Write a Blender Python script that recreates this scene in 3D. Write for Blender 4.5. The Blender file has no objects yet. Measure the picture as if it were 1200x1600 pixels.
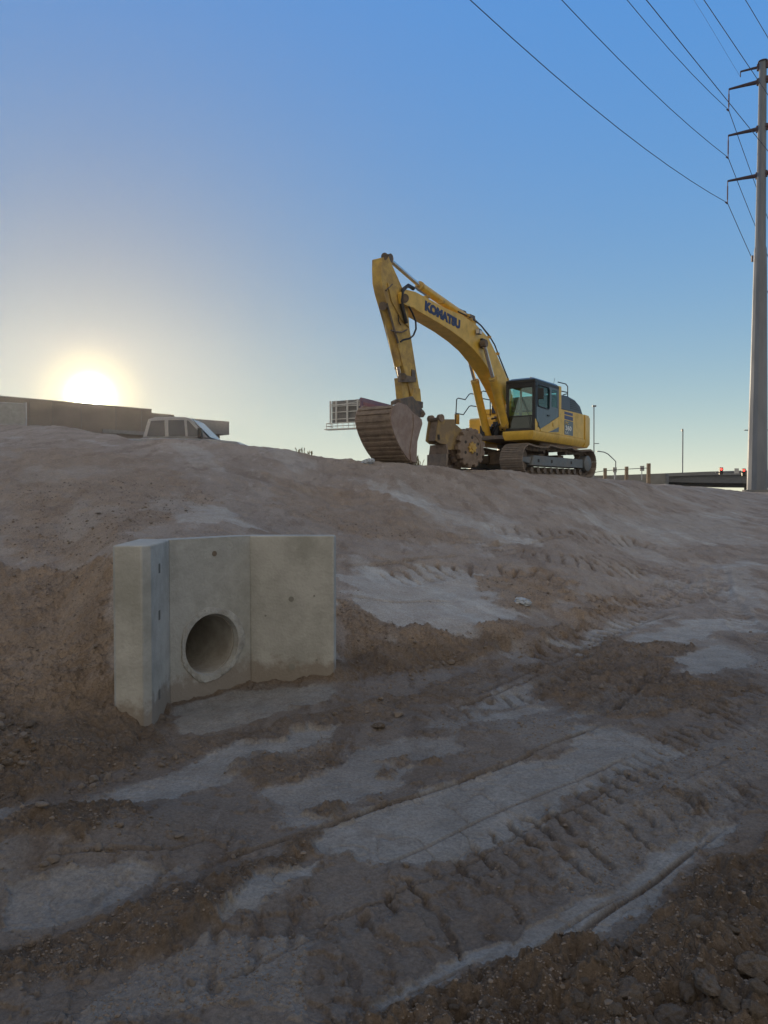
import bpy, math, random
import numpy as np
from mathutils import Vector, Matrix
random.seed(7); rng = np.random.default_rng(11)
R = math.radians
scene = bpy.context.scene
C = scene.collection

# ------------------------------------------------------------------ camera
EYE = 1.6; F = 1130.0; PITCH = R(1.5)
cam_d = bpy.data.cameras.new('camera'); cam = bpy.data.objects.new('camera', cam_d); C.objects.link(cam)
cam.location = (0, 0, EYE); cam.rotation_euler = (R(90) - PITCH, 0, 0)
cam_d.sensor_fit = 'VERTICAL'; cam_d.sensor_height = 24; cam_d.sensor_width = 18
cam_d.lens = 24 * F / 1600; cam_d.clip_start = 0.05; cam_d.clip_end = 9000
scene.camera = cam
scene.render.resolution_x = 768; scene.render.resolution_y = 1024

# ------------------------------------------------------------------ light
SUN_AZ = math.atan((143 - 600) / F)          # measured from +Y towards +X
SUN_EL = R(7.0)
sun_dir = Vector((math.sin(SUN_AZ) * math.cos(SUN_EL), math.cos(SUN_AZ) * math.cos(SUN_EL), math.sin(SUN_EL)))
world = bpy.data.worlds.new('World'); scene.world = world; world.use_nodes = True
wn = world.node_tree.nodes; wl = world.node_tree.links
for n in list(wn): wn.remove(n)
def wnode(t, **k):
    n = wn.new(t)
    for a, b in k.items(): setattr(n, a, b)
    return n
sky = wnode('ShaderNodeTexSky', sky_type='NISHITA', sun_disc=False)
sky.sun_elevation = SUN_EL; sky.sun_rotation = SUN_AZ
sky.altitude = 400; sky.air_density = 1.0; sky.dust_density = 0.45; sky.ozone_density = 3.0
SKY_TOP = (1.45, 1.48, 1.50); SKY_BACK = (3.35, 3.0, 2.45)
HZ1 = (2.45, 3.30, 3.45); HZ2 = (3.9, 3.65, 2.5)
# the film's soft shoulder: keep the sky's hue, compress its range of brightness
lum = wnode('ShaderNodeRGBToBW'); wl.new(sky.outputs[0], lum.inputs[0])
pw = wnode('ShaderNodeMath', operation='POWER'); wl.new(lum.outputs[0], pw.inputs[0]); pw.inputs[1].default_value = -1.02
scl = wnode('ShaderNodeVectorMath', operation='SCALE'); wl.new(sky.outputs[0], scl.inputs[0]); wl.new(pw.outputs[0], scl.inputs['Scale'])
hsv = wnode('ShaderNodeHueSaturation'); hsv.inputs['Saturation'].default_value = 1.17; hsv.inputs['Value'].default_value = 1.33
bg = wnode('ShaderNodeBackground'); bg.inputs['Strength'].default_value = 0.15
tint = wnode('ShaderNodeVectorMath', operation='MULTIPLY'); tint.inputs[1].default_value = (1.04, .975, 1.02); wl.new(scl.outputs[0], tint.inputs[0]); wl.new(tint.outputs[0], hsv.inputs['Color']); 
# thick pale air low over the horizon
g0 = wnode('ShaderNodeNewGeometry'); sx = wnode('ShaderNodeSeparateXYZ'); wl.new(g0.outputs['Incoming'], sx.inputs[0])
def ramp_el(width, amt):
    a = wnode('ShaderNodeMath', operation='ABSOLUTE'); wl.new(sx.outputs[2], a.inputs[0])
    b = wnode('ShaderNodeMath', operation='DIVIDE'); wl.new(a.outputs[0], b.inputs[0]); b.inputs[1].default_value = -width
    c = wnode('ShaderNodeMath', operation='EXPONENT'); wl.new(b.outputs[0], c.inputs[0])
    d = wnode('ShaderNodeMath', operation='MULTIPLY'); wl.new(c.outputs[0], d.inputs[0]); d.inputs[1].default_value = amt
    return d.outputs[0]
def wmix(f, c1, c2):
    n = wnode('ShaderNodeMix', data_type='RGBA'); wl.new(f, n.inputs[0]); wl.new(c1, n.inputs[6]); n.inputs[7].default_value = (*c2, 1); return n.outputs[2]
hz = wmix(ramp_el(.17, .80), hsv.outputs[0], HZ1)
hz = wmix(ramp_el(.05, .8), hz, HZ2)

# the half of the sky behind the camera, facing the low sun, is paler and warmer; overhead it is greyer
def smooth(src, a, b, amt):
    n = wnode('ShaderNodeMapRange', interpolation_type='SMOOTHSTEP'); wl.new(src, n.inputs[0])
    for i, v in enumerate((a, b, 0, amt)): n.inputs[i + 1].default_value = v
    return n.outputs[0]
hz = wmix(smooth(sx.outputs[2], -.60, -.92, .75), hz, SKY_TOP)
hz = wmix(smooth(sx.outputs[1], -.05, .55, .90), hz, SKY_BACK)
wl.new(hz, bg.inputs['Color'])
# aureole of bright air round the sun, at infinity
geo = wnode('ShaderNodeNewGeometry')
dot = wnode('ShaderNodeVectorMath', operation='DOT_PRODUCT'); dot.inputs[1].default_value = (-sun_dir.x, -sun_dir.y, -sun_dir.z)
wl.new(geo.outputs['Incoming'], dot.inputs[0])
ac = wnode('ShaderNodeMath', operation='ARCCOSINE'); wl.new(dot.outputs['Value'], ac.inputs[0])
def wmath(op, a, b=None):
    n = wnode('ShaderNodeMath', operation=op)
    for i, v in enumerate((a, b)):
        if v is None: continue
        if isinstance(v, (int, float)): n.inputs[i].default_value = v
        else: wl.new(v, n.inputs[i])
    return n.outputs[0]
def gauss(width, amp):
    q = wmath('DIVIDE', ac.outputs[0], width); q = wmath('MULTIPLY', q, q)
    return wmath('MULTIPLY', wmath('POWER', 2.71828, wmath('MULTIPLY', q, -1.0)), amp)
def glow(width, amp, col):
    b = wnode('ShaderNodeBackground'); b.inputs['Color'].default_value = (*col, 1)
    wl.new(gauss(width, amp), b.inputs['Strength']); return b
GLOW = [(R(.80), 20.0, (1, .94, .76)), (R(2.4), .75, (1, .68, .24))]
acc = bg.outputs[0]
for w_, a_, c_ in GLOW:
    g = glow(w_, a_, c_); ad = wnode('ShaderNodeAddShader'); wl.new(acc, ad.inputs[0]); wl.new(g.outputs[0], ad.inputs[1]); acc = ad.outputs[0]
wo = wnode('ShaderNodeOutputWorld'); wl.new(acc, wo.inputs['Surface'])
sd = bpy.data.lights.new('sun', 'SUN'); sd.energy = 2.6; sd.angle = R(0.5); sd.color = (1, .80, .55)
sun = bpy.data.objects.new('sun', sd); C.objects.link(sun); sun.rotation_euler = (-sun_dir).to_track_quat('-Z', 'Y').to_euler()
sun.location = (-20, 50, 30)
scene.view_settings.view_transform = 'Standard'; scene.view_settings.look = 'None'
scene.view_settings.gamma = 1; scene.view_settings.use_curve_mapping = False
scene.view_settings.exposure = 0.75

# ------------------------------------------------------------------ helpers
cP, sP = math.cos(PITCH), math.sin(PITCH)
def ray(px, py):
    u = (px - 600) / F; v = (800 - py) / F
    return Vector((u, cP + v * sP, -sP + v * cP))
def at(px, py, Y):
    d = ray(px, py); return Vector((0, 0, EYE)) + d * (Y / d.y)
def onplane(Q, fd, px, py):
    """the point of pixel px,py on the upright plane through Q along direction fd"""
    n = Vector((fd[1], -fd[0], 0)); d = ray(px, py); o = Vector((0, 0, EYE))
    return o + d * ((Vector((Q[0], Q[1], 0)) - Vector((o.x, o.y, 0))).dot(n) / d.dot(n))

def tag(o, label=None, cat=None, group=None, kind=None):
    for k, v in (('label', label), ('category', cat), ('group', group), ('kind', kind)):
        if v: o[k] = v
    return o
def empty(name, loc):
    o = bpy.data.objects.new(name, None); C.objects.link(o); o.location = loc; o.empty_display_size = .3; return o
def origin(o):
    v = Vector((0, 0, 0))
    while o: v = v + o.location; o = o.parent
    return v
class MB:
    def __init__(s): s.v = []; s.f = []
    def add(s, vs, fs):
        b = len(s.v); s.v += [Vector(p) for p in vs]; s.f += [tuple(b + i for i in f) for f in fs]; return s
    def box(s, c, X, Y, Z):
        """c centre, X Y Z half-extent vectors"""
        c, X, Y, Z = map(Vector, (c, X, Y, Z)); vs = []
        for a in (-1, 1):
            for b in (-1, 1):
                for d in (-1, 1): vs.append(c + X * a + Y * b + Z * d)
        return s.add(vs, [(0, 1, 3, 2), (4, 6, 7, 5), (0, 4, 5, 1), (2, 3, 7, 6), (0, 2, 6, 4), (1, 5, 7, 3)])
    def abox(s, x0, x1, y0, y1, z0, z1):
        return s.box(((x0 + x1) / 2, (y0 + y1) / 2, (z0 + z1) / 2), ((x1 - x0) / 2, 0, 0), (0, (y1 - y0) / 2, 0), (0, 0, (z1 - z0) / 2))
    def prism(s, pts, off):
        pts = [Vector(p) for p in pts]; off = Vector(off); n = len(pts)
        return s.add(pts + [p + off for p in pts], [tuple(range(n)), tuple(range(2 * n - 1, n - 1, -1))] + [(i, i + n, (i + 1) % n + n, (i + 1) % n) for i in range(n)])
    def strip(s, top, bot, off):
        """a solid between two polylines (same length), thickness off: quads, safe for bent shapes"""
        top = [Vector(p) for p in top]; bot = [Vector(p) for p in bot]; off = Vector(off); n = len(top)
        vs = top + bot + [p + off for p in top] + [p + off for p in bot]; fs = []
        for i in range(n - 1):
            fs += [(i, i + 1, n + i + 1, n + i), (2 * n + i, 3 * n + i, 3 * n + i + 1, 2 * n + i + 1), (i, 2 * n + i, 2 * n + i + 1, i + 1), (n + i, n + i + 1, 3 * n + i + 1, 3 * n + i)]
        fs += [(0, n, 3 * n, 2 * n), (n - 1, 3 * n - 1, 4 * n - 1, 2 * n - 1)]
        return s.add(vs, fs)
    def tube(s, path, r, n=8, closed=False):
        path = [Vector(p) for p in path]; m = len(path); vs = []; fs = []
        if isinstance(r, (int, float)): r = [r] * m
        prev = None
        for i, p in enumerate(path):
            if closed: t = path[(i + 1) % m] - path[i - 1]
            else: t = path[min(i + 1, m - 1)] - path[max(i - 1, 0)]
            t.normalize()
            if prev is None:
                a = Vector((0, 0, 1)) if abs(t.z) < .9 else Vector((1, 0, 0)); b = t.cross(a).normalized()
            else:
                b = (prev - t * prev.dot(t)).normalized()
            prev = b; c = t.cross(b)
            for k in range(n):
                an = 2 * math.pi * k / n; vs.append(p + (b * math.cos(an) + c * math.sin(an)) * r[i])
        for i in range(m if closed else m - 1):
            j = (i + 1) % m
            for k in range(n): fs.append((i * n + k, i * n + (k + 1) % n, j * n + (k + 1) % n, j * n + k))
        if not closed: fs += [tuple(range(n - 1, -1, -1)), tuple((m - 1) * n + k for k in range(n))]
        return s.add(vs, fs)
    def cyl(s, a, b, r0, r1=None, n=20): return s.tube([a, b], [r0, r1 if r1 is not None else r0], n)
    def ring(s, c, ax, r0, r1, w, n=32):
        """annulus solid, axis ax, inner r0, outer r1, thickness w starting at c"""
        c = Vector(c); ax = Vector(ax).normalized(); a = Vector((0, 0, 1)) if abs(ax.z) < .9 else Vector((1, 0, 0)); b = ax.cross(a).normalized(); d = ax.cross(b); vs = []
        for (rr, o) in ((r0, 0), (r1, 0), (r1, w), (r0, w)):
            for k in range(n):
                an = 2 * math.pi * k / n; vs.append(c + ax * o + (b * math.cos(an) + d * math.sin(an)) * rr)
        fs = []
        for q in range(4):
            for k in range(n): fs.append((q * n + k, q * n + (k + 1) % n, ((q + 1) % 4) * n + (k + 1) % n, ((q + 1) % 4) * n + k))
        return s.add(vs, fs)
    def build(s, name, mat, parent=None, loc=None, smooth=True, bevel=0, ang=32):
        o0 = origin(parent) if parent else Vector(loc if loc is not None else (0, 0, 0))
        me = bpy.data.meshes.new(name); me.from_pydata([p - o0 for p in s.v], [], s.f); me.update()
        import bmesh
        bm = bmesh.new(); bm.from_mesh(me); bmesh.ops.recalc_face_normals(bm, faces=bm.faces); bm.to_mesh(me); bm.free()
        me.materials.append(mat)
        if smooth:
            me.polygons.foreach_set('use_smooth', [True] * len(me.polygons)); me.set_sharp_from_angle(angle=R(ang))
        o = bpy.data.objects.new(name, me); C.objects.link(o)
        if parent: o.parent = parent
        elif loc is not None: o.location = loc
        if bevel:
            b = o.modifiers.new('bevel', 'BEVEL'); b.width = bevel; b.segments = 2; b.limit_method = 'ANGLE'; b.angle_limit = R(40)
        return o
def copy_tree(o, parent=None):
    c = o.copy(); C.objects.link(c); c.parent = parent
    for ch in list(o.children): copy_tree(ch, c)
    return c

# ------------------------------------------------------------------ materials
def mat(name, col, rough=.7, metal=0, dirt=None, dscale=2.0, damt=.5, bump=.0, bscale=30, var=.12, spec=.4, streak=False):
    m = bpy.data.materials.new(name); m.use_nodes = True; nt = m.node_tree; N = nt.nodes; L = nt.links
    b = N['Principled BSDF']; b.inputs['Roughness'].default_value = rough; b.inputs['Metallic'].default_value = metal
    b.inputs['Specular IOR Level'].default_value = spec
    tc = N.new('ShaderNodeTexCoord'); src = tc.outputs['Object']
    if streak:
        mp = N.new('ShaderNodeMapping'); mp.inputs['Scale'].default_value = (1, 1, .22); L.new(src, mp.inputs[0]); src = mp.outputs[0]
    n1 = N.new('ShaderNodeTexNoise'); n1.inputs['Scale'].default_value = dscale * 3; n1.inputs['Detail'].default_value = 6; L.new(src, n1.inputs[0])
    r1 = N.new('ShaderNodeMapRange'); r1.inputs[1].default_value = .3; r1.inputs[2].default_value = .7; r1.inputs[3].default_value = 1 - var; r1.inputs[4].default_value = 1 + var; L.new(n1.outputs[0], r1.inputs[0])
    mul = N.new('ShaderNodeVectorMath'); mul.operation = 'SCALE'; mul.inputs[0].default_value = col; L.new(r1.outputs[0], mul.inputs['Scale'])
    out = mul.outputs[0]
    if dirt:
        n2 = N.new('ShaderNodeTexNoise'); n2.inputs['Scale'].default_value = dscale; n2.inputs['Detail'].default_value = 9; n2.inputs['Roughness'].default_value = .68; L.new(src, n2.inputs[0])
        r2 = N.new('ShaderNodeMapRange'); r2.inputs[1].default_value = .62 - .35 * damt; r2.inputs[2].default_value = .80 - .3 * damt; r2.inputs[3].default_value = 0; r2.inputs[4].default_value = min(1, .35 + damt * .6); L.new(n2.outputs[0], r2.inputs[0])
        mx = N.new('ShaderNodeMix'); mx.data_type = 'RGBA'; L.new(r2.outputs[0], mx.inputs[0]); L.new(out, mx.inputs[6]); mx.inputs[7].default_value = (*dirt, 1); out = mx.outputs[2]
        r3 = N.new('ShaderNodeMapRange'); r3.inputs[3].default_value = rough; r3.inputs[4].default_value = .92; L.new(r2.outputs[0], r3.inputs[0]); L.new(r3.outputs[0], b.inputs['Roughness'])
    L.new(out, b.inputs['Base Color'])
    if bump:
        n3 = N.new('ShaderNodeTexNoise'); n3.inputs['Scale'].default_value = bscale; n3.inputs['Detail'].default_value = 8; L.new(tc.outputs['Object'], n3.inputs[0])
        bp = N.new('ShaderNodeBump'); bp.inputs['Strength'].default_value = bump; bp.inputs['Distance'].default_value = .02; L.new(n3.outputs[0], bp.inputs['Height']); L.new(bp.outputs[0], b.inputs['Normal'])
    return m
DUST = (.24, .18, .13)
M = {}
M['yellow'] = mat('yellow_paint', (.64, .40, .055), .42, dirt=(.30, .20, .09), dscale=1.6, damt=.25)
M['yellow_worn'] = mat('worn_yellow_paint', (.52, .34, .075), .55, dirt=(.22, .15, .09), dscale=2.6, damt=.62, bump=.1)
M['yellow_mud'] = mat('mud_caked_yellow_paint', (.36, .25, .09), .8, dirt=(.19, .145, .10), dscale=2.2, damt=.85, bump=.4)
M['cabblue'] = mat('slate_blue_paint', (.055, .085, .12), .35, dirt=(.16, .15, .14), dscale=2, damt=.15)
M['black'] = mat('black_paint', (.018, .019, .022), .5, dirt=(.10, .08, .07), dscale=3, damt=.2)
M['hose'] = mat('black_rubber', (.02, .02, .022), .55)
M['chrome'] = mat('polished_rod', (.62, .60, .58), .22, 1.0)
M['darksteel'] = mat('dark_steel', (.10, .085, .075), .65, .2, dirt=DUST, dscale=5, damt=.6, bump=.3)
M['muddy'] = mat('muddy_steel', (.15, .115, .09), .85, 0, dirt=(.25, .19, .145), dscale=4, damt=.75, bump=.6, bscale=18, var=.25)
M['bucketside'] = mat('worn_bucket_steel', (.30, .235, .20), .7, .1, dirt=(.22, .15, .12), dscale=2.4, damt=.65, bump=.3)
M['track'] = mat('dusty_track_steel', (.17, .145, .125), .8, .1, dirt=(.27, .215, .17), dscale=6, damt=.7, bump=.5)
M['frame'] = mat('grey_undercarriage_paint', (.13, .15, .165), .6, dirt=(.22, .19, .16), dscale=3, damt=.4)
M['hood'] = mat('dark_blue_hood_paint', (.020, .028, .060), .4, dirt=(.12, .11, .1), dscale=4, damt=.2)
M['white'] = mat('white_paint', (.72, .72, .70), .5)
M['navy'] = mat('navy_lettering', (.022, .03, .10), .5)
M['decal'] = mat('dark_blue_decal', (.05, .06, .16), .5)
M['lens'] = mat('lamp_glass', (.55, .56, .56), .15)
M['galv'] = mat('galvanised_steel', (.17, .185, .21), .55, .2, dirt=(.13, .145, .17), dscale=.8, damt=.5, streak=True)
M['armsteel'] = mat('weathered_arm_steel', (.07, .05, .06), .6, .3)
M['wire'] = mat('conductor_wire', (.05, .05, .06), .5, .5)
M['insul'] = mat('polymer_insulator', (.16, .09, .10), .5)
M['concrete_far'] = mat('bridge_concrete', (.20, .20, .195), .9, dirt=(.16, .155, .15), dscale=.3, damt=.5)
M['girder'] = mat('bridge_girder_concrete', (.13, .135, .14), .9)
M['wood'] = mat('weathered_post', (.20, .155, .115), .85, dirt=(.12, .09, .07), dscale=3, damt=.5)
M['stucco'] = mat('tan_stucco', (.20, .175, .15), .9, dirt=(.165, .145, .125), dscale=.15, damt=.5)
M['roofgrey'] = mat('grey_roofing', (.20, .20, .20), .9)
M['darkglass'] = mat('dark_window_glass', (.03, .035, .045), .08, spec=.8)
M['carwhite'] = mat('white_car_paint', (.25, .25, .26), .3, spec=.6)
M['trailer'] = mat('pale_trailer_paint', (.26, .27, .27), .5)
M['rubber'] = mat('tyre_rubber', (.025, .025, .027), .8)
M['blueplastic'] = mat('dark_blue_plastic', (.012, .022, .085), .5)
M['bag'] = mat('pale_plastic_film', (.36, .39, .43), .35)
M['weed'] = mat('dry_weed', (.16, .13, .07), .9)
M['concrete'] = mat('precast_concrete', (.362, .358, .335), .85, dirt=(.225, .225, .20), dscale=2.2, damt=.62, bump=.3, bscale=45, var=.07)
M['grout'] = mat('pale_grout', (.36, .36, .34), .9, dirt=(.25, .24, .22), dscale=7, damt=.7, bump=.6, bscale=30)
M['tie'] = mat('tie_slot_shade', (.11, .105, .095), .9)
M['slot'] = mat('dark_tie_hole', (.045, .042, .04), .9)
M['pipe'] = mat('pipe_concrete', (.42, .40, .36), .9, dirt=(.27, .24, .20), dscale=3, damt=.6, bump=.4)
M['rock'] = mat('dusty_stone', (.24, .195, .155), .9, dirt=(.175, .135, .10), dscale=6, damt=.5, bump=.7, bscale=22, var=.2)
M['clod'] = mat('dry_earth_clod', (.245, .195, .15), .95, dirt=(.165, .125, .09), dscale=5, damt=.5, bump=1.0, bscale=26, var=.22)
def splash(m, z0, col):
    N = m.node_tree.nodes; L = m.node_tree.links; b = N['Principled BSDF']; src = b.inputs['Base Color'].links[0].from_socket
    tc = N.new('ShaderNodeTexCoord'); sx_ = N.new('ShaderNodeSeparateXYZ'); L.new(tc.outputs['Object'], sx_.inputs[0]); n = N.new('ShaderNodeTexNoise'); n.inputs['Scale'].default_value = 9; n.inputs['Detail'].default_value = 9; n.inputs['Roughness'].default_value = .7; L.new(tc.outputs['Object'], n.inputs[0])
    a = N.new('ShaderNodeMath'); a.operation = 'MULTIPLY_ADD'; L.new(n.outputs[0], a.inputs[0]); a.inputs[1].default_value = -.45; L.new(sx_.outputs[2], a.inputs[2])
    r = N.new('ShaderNodeMapRange'); L.new(a.outputs[0], r.inputs[0]); r.inputs[1].default_value = z0 - .22; r.inputs[2].default_value = z0 - .12; r.inputs[3].default_value = .75; r.inputs[4].default_value = 0
    mx = N.new('ShaderNodeMix'); mx.data_type = 'RGBA'; L.new(r.outputs[0], mx.inputs[0]); L.new(src, mx.inputs[6]); mx.inputs[7].default_value = (*col, 1); L.new(mx.outputs[2], b.inputs['Base Color'])
splash(M['concrete'], .12, (.19, .155, .125))
def glassmat(name, tint, alpha):
    m = bpy.data.materials.new(name); m.use_nodes = True; N = m.node_tree.nodes; L = m.node_tree.links; N.clear()
    o = N.new('ShaderNodeOutputMaterial'); mx = N.new('ShaderNodeMixShader'); t = N.new('ShaderNodeBsdfTransparent'); g = N.new('ShaderNodeBsdfGlossy')
    t.inputs[0].default_value = (*tint, 1); g.inputs['Roughness'].default_value = .03; g.inputs[0].default_value = (.8, .9, .9, 1); mx.inputs[0].default_value = alpha
    L.new(t.outputs[0], mx.inputs[1]); L.new(g.outputs[0], mx.inputs[2]); L.new(mx.outputs[0], o.inputs[0]); return m
M['glass'] = glassmat('tinted_cab_glass', (.72, .90, .88), .08)
M['glass_low'] = glassmat('dark_lower_glass', (.03, .055, .085), .07)  # deep tint that makes the lower pane look dark
def emis(name, col, s):
    m = bpy.data.materials.new(name); m.use_nodes = True; b = m.node_tree.nodes['Principled BSDF']; b.inputs['Base Color'].default_value = (*col, 1)
    b.inputs['Emission Color'].default_value = (*col, 1); b.inputs['Emission Strength'].default_value = s; return m
M['redlamp'] = emis('red_signal_lens', (1, .07, .05), 1.6)

# ------------------------------------------------------------------ terrain
def hash2(ix, iy, seed):
    h = (ix.astype(np.int64) * 374761393 + iy.astype(np.int64) * 668265263 + seed * 1442695041) & 0xffffffff
    h = ((h ^ (h >> 13)) * 1274126177) & 0xffffffff
    return ((h ^ (h >> 16)) & 0xffff) / 65535.0
def perlin(x, y, seed=0):
    ix = np.floor(x); iy = np.floor(y); fx = x - ix; fy = y - iy; ux = fx * fx * fx * (fx * (fx * 6 - 15) + 10); uy = fy * fy * fy * (fy * (fy * 6 - 15) + 10)
    def g(a, b):
        an = hash2(ix + a, iy + b, seed) * 2 * np.pi; return np.cos(an) * (fx - a) + np.sin(an) * (fy - b)
    a = g(0, 0); b = g(1, 0); c = g(0, 1); d = g(1, 1)
    return ((a + (b - a) * ux) * (1 - uy) + (c + (d - c) * ux) * uy) * 1.4
def fbm(x, y, s, o=4, seed=0, gain=.5):
    v = 0; a = 1.0
    for k in range(o): v = v + a * perlin(x * s, y * s, seed + k * 17); s *= 2.03; a *= gain
    return v
def sst(a, b, x):
    t = np.clip((x - a) / (b - a), 0, 1); return t * t * (3 - 2 * t)
COL = [
 (-900, [(0, 0), (2.6, 0), (5, .8), (8, 1.6), (14, 2.8), (22, 4.0), (30, 3.6), (60, 2.6)]),
 (-300, [(0, 0), (3.4, 0), (5, .45), (8, 1.25), (14, 2.5), (22, 3.8), (30, 3.5), (60, 2.4)]),
 (0,    [(0, 0), (4.0, .0), (5.8, .42), (8, 1.03), (10.5, 1.6), (14, 2.40), (17, 2.62), (22, 3.66), (30, 3.4), (60, 2.2)]),
 (100,  [(0, 0), (4.3, .0), (6.0, .52), (8, 1.10), (10.5, 1.6), (14, 2.38), (17, 2.62), (22, 3.62), (30, 3.2), (60, 2.1)]),
 (183,  [(0, 0), (4.6, .0), (4.95, .14), (5.5, .52), (6.3, 1.10), (8, 1.28), (10.5, 1.65), (14, 2.3), (17, 2.72), (22, 3.35), (30, 2.9), (60, 2.0)]),
 (250,  [(0, 0), (4.8, .0), (5.05, .35), (5.8, 1.05), (8, 1.24), (10.5, 1.55), (14, 2.22), (17, 2.86), (22, 2.85), (26, 2.4), (60, 2.0)]),
 (350,  [(0, 0), (5.55, .0), (5.75, .95), (5.95, 1.06), (8, 1.18), (11, 1.5), (14, 2.1), (17, 2.78), (20, 2.75), (25, 2.35), (60, 2.0)]),
 (450,  [(0, 0), (5.95, .0), (6.1, .68), (6.2, .78), (8, .92), (11, 1.22), (14, 1.7), (17.2, 2.62), (20, 2.6), (30, 2.2), (60, 1.8)]),
 (525,  [(0, 0), (6.0, .0), (6.5, .16), (7.4, .48), (9.5, .78), (11, .96), (14, 1.4), (17.3, 2.42), (20, 2.4), (30, 2.1), (60, 1.7)]),
 (550,  [(0, 0), (6.2, .0), (6.55, .10), (7.2, .44), (9.5, .75), (11, .94), (14, 1.4), (17.3, 2.38), (20, 2.35), (30, 2.1), (60, 1.6)]),
 (620,  [(0, 0), (6.4, .0), (7.0, .25), (9.5, .60), (12, 1.0), (15, 1.65), (17.5, 2.35), (20, 2.34), (30, 2.1), (60, 1.5)]),
 (700,  [(0, 0), (6.75, .0), (7.1, .22), (9.5, .48), (12, .80), (15, 1.32), (18.2, 2.24), (20, 2.22), (30, 2.15), (60, 1.4)]),
 (800,  [(0, 0), (7.2, .0), (7.5, .18), (10, .42), (13, .8), (17, 1.5), (20.4, 2.26), (22, 2.2), (30, 2.15), (60, 1.3)]),
 (900,  [(0, 0), (8.5, .0), (8.8, .13), (11, .4), (14, .74), (18, 1.35), (23.2, 2.2), (27, 2.2), (34, 2.05), (60, 1.3)]),
 (1000, [(0, 0), (10.5, .0), (14, .33), (20, 1.05), (27, 2.02), (35, 1.85), (60, 1.2)]),
 (1040, [(0, 0), (10.3, .0), (14, .3), (20, .95), (29, 1.9), (37, 2.08), (60, 1.35)]),
 (1100, [(0, 0), (10, .0), (14, .24), (20, .78), (30, 1.6), (42, 1.97), (60, 1.4)]),
 (1190, [(0, 0), (9.5, .0), (14, .24), (20, .6), (35, 1.3), (48, 1.68), (60, 1.25)]),
 (1700, [(0, 0), (9, .0), (20, .5), (48, 1.5), (60, 1.25)]),
]
CU = np.array([(c[0] - 600) / F for c in COL])
def column_height(u, d):
    zs = np.stack([np.interp(d, [p[0] for p in c[1]], [p[1] for p in c[1]]) for c in COL])
    idx = np.clip(np.searchsorted(CU, u) - 1, 0, len(CU) - 2)
    t = np.clip((u - CU[idx]) / (CU[idx + 1] - CU[idx]), 0, 1)
    ii = np.arange(len(u)); return zs[idx, ii] * (1 - t) + zs[idx + 1, ii] * t
# headwall plan: inner faces L0-J1-J2-R0
J1 = Vector((-1.63, 5.48)); J2 = Vector((-1.12, 6.03)); WL0 = Vector((-1.585, 4.88)); WR0 = Vector((-.42, 6.05)); WTOP = 1.245
TH = .17
def base_height(x, y):
    sh = x.shape; x = x.ravel(); y = y.ravel()
    d = np.maximum(y, .01); u = x / np.maximum(y, 1.0); z = 0
    for du, w in ((-.012, .25), (0, .5), (.012, .25)): z = z + w * column_height(u + du, d)
    z = .5 * z + .5 * column_height(u, d)
    # ground inside the wings and in front of the wall is the flat apron
    def side(a, b): # signed distance in front (+) of line a->b
        dx, dy = b.x - a.x, b.y - a.y; l = math.hypot(dx, dy); return ((x - a.x) * dy - (y - a.y) * dx) / l
    off = .07
    s1 = side(J1, J2) + off; s2 = side(J2, WR0) + off; s3 = side(WL0, J1) + off
    fr = np.minimum(np.minimum(s1, s2), s3)
    front = sst(-.04, .04, fr) * sst(-.40, -.46, x - .0) * (y > 4.0)
    # right end: only left of the right wing's end; blend out
    z = z * (1 - front)
    r = np.hypot(x, y); far = sst(60, 130, r); z = z * (1 - far) + 1.0 * far
    return z.reshape(sh)
def h0(x, y): return float(base_height(np.array([float(x)]), np.array([float(y)]))[0])
def gp(px, py, hf=None):
    """where the ray of a pixel meets the ground"""
    d = ray(px, py); ts = np.concatenate([np.linspace(1.5, 30, 1500), np.linspace(30.1, 90, 300)])
    X = d.x * ts; Y = d.y * ts; Z = EYE + d.z * ts
    g = base_height(X, Y); w = np.nonzero(Z < g)[0]
    i = w[0] if len(w) else len(ts) - 1
    return Vector((X[i], Y[i], g[i]))

NA_D = 1000
az = np.concatenate([np.linspace(-180, -75, 30, endpoint=False), np.linspace(-75, -34, 70, endpoint=False), np.linspace(-34, 34, NA_D, endpoint=False), np.linspace(34, 75, 70, endpoint=False), np.linspace(75, 180, 30, endpoint=False)])
az = np.radians(az); rr = [.3]
while rr[-1] < 3.0: rr.append(rr[-1] + .06)
while rr[-1] < 6500:
    r_ = rr[-1]; rr.append(r_ + (min(.00038 * r_ * r_, (.0052 if r_ < 32 else .0090) * r_) if r_ < 60 else .06 * r_))
rr = np.array(rr); NR = len(rr); NA = len(az)
AZ, RR = np.meshgrid(az, rr)
OY = -1.0
X = np.sin(AZ) * RR; Y = np.cos(AZ) * RR + OY
print('terrain', X.shape)
Z = base_height(X, Y)
near = 1 - sst(40, 90, RR)
def poly_ground(pts): return np.array([[p.x, p.y] for p in (gp(a, b) for a, b in pts)])
WXn = fbm(X, Y, 1.7, 6, 3, .58) * .5; WYn = fbm(X, Y, 1.7, 6, 91, .58) * .5
sc = np.clip(RR / 8, .35, 2.2)
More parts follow.
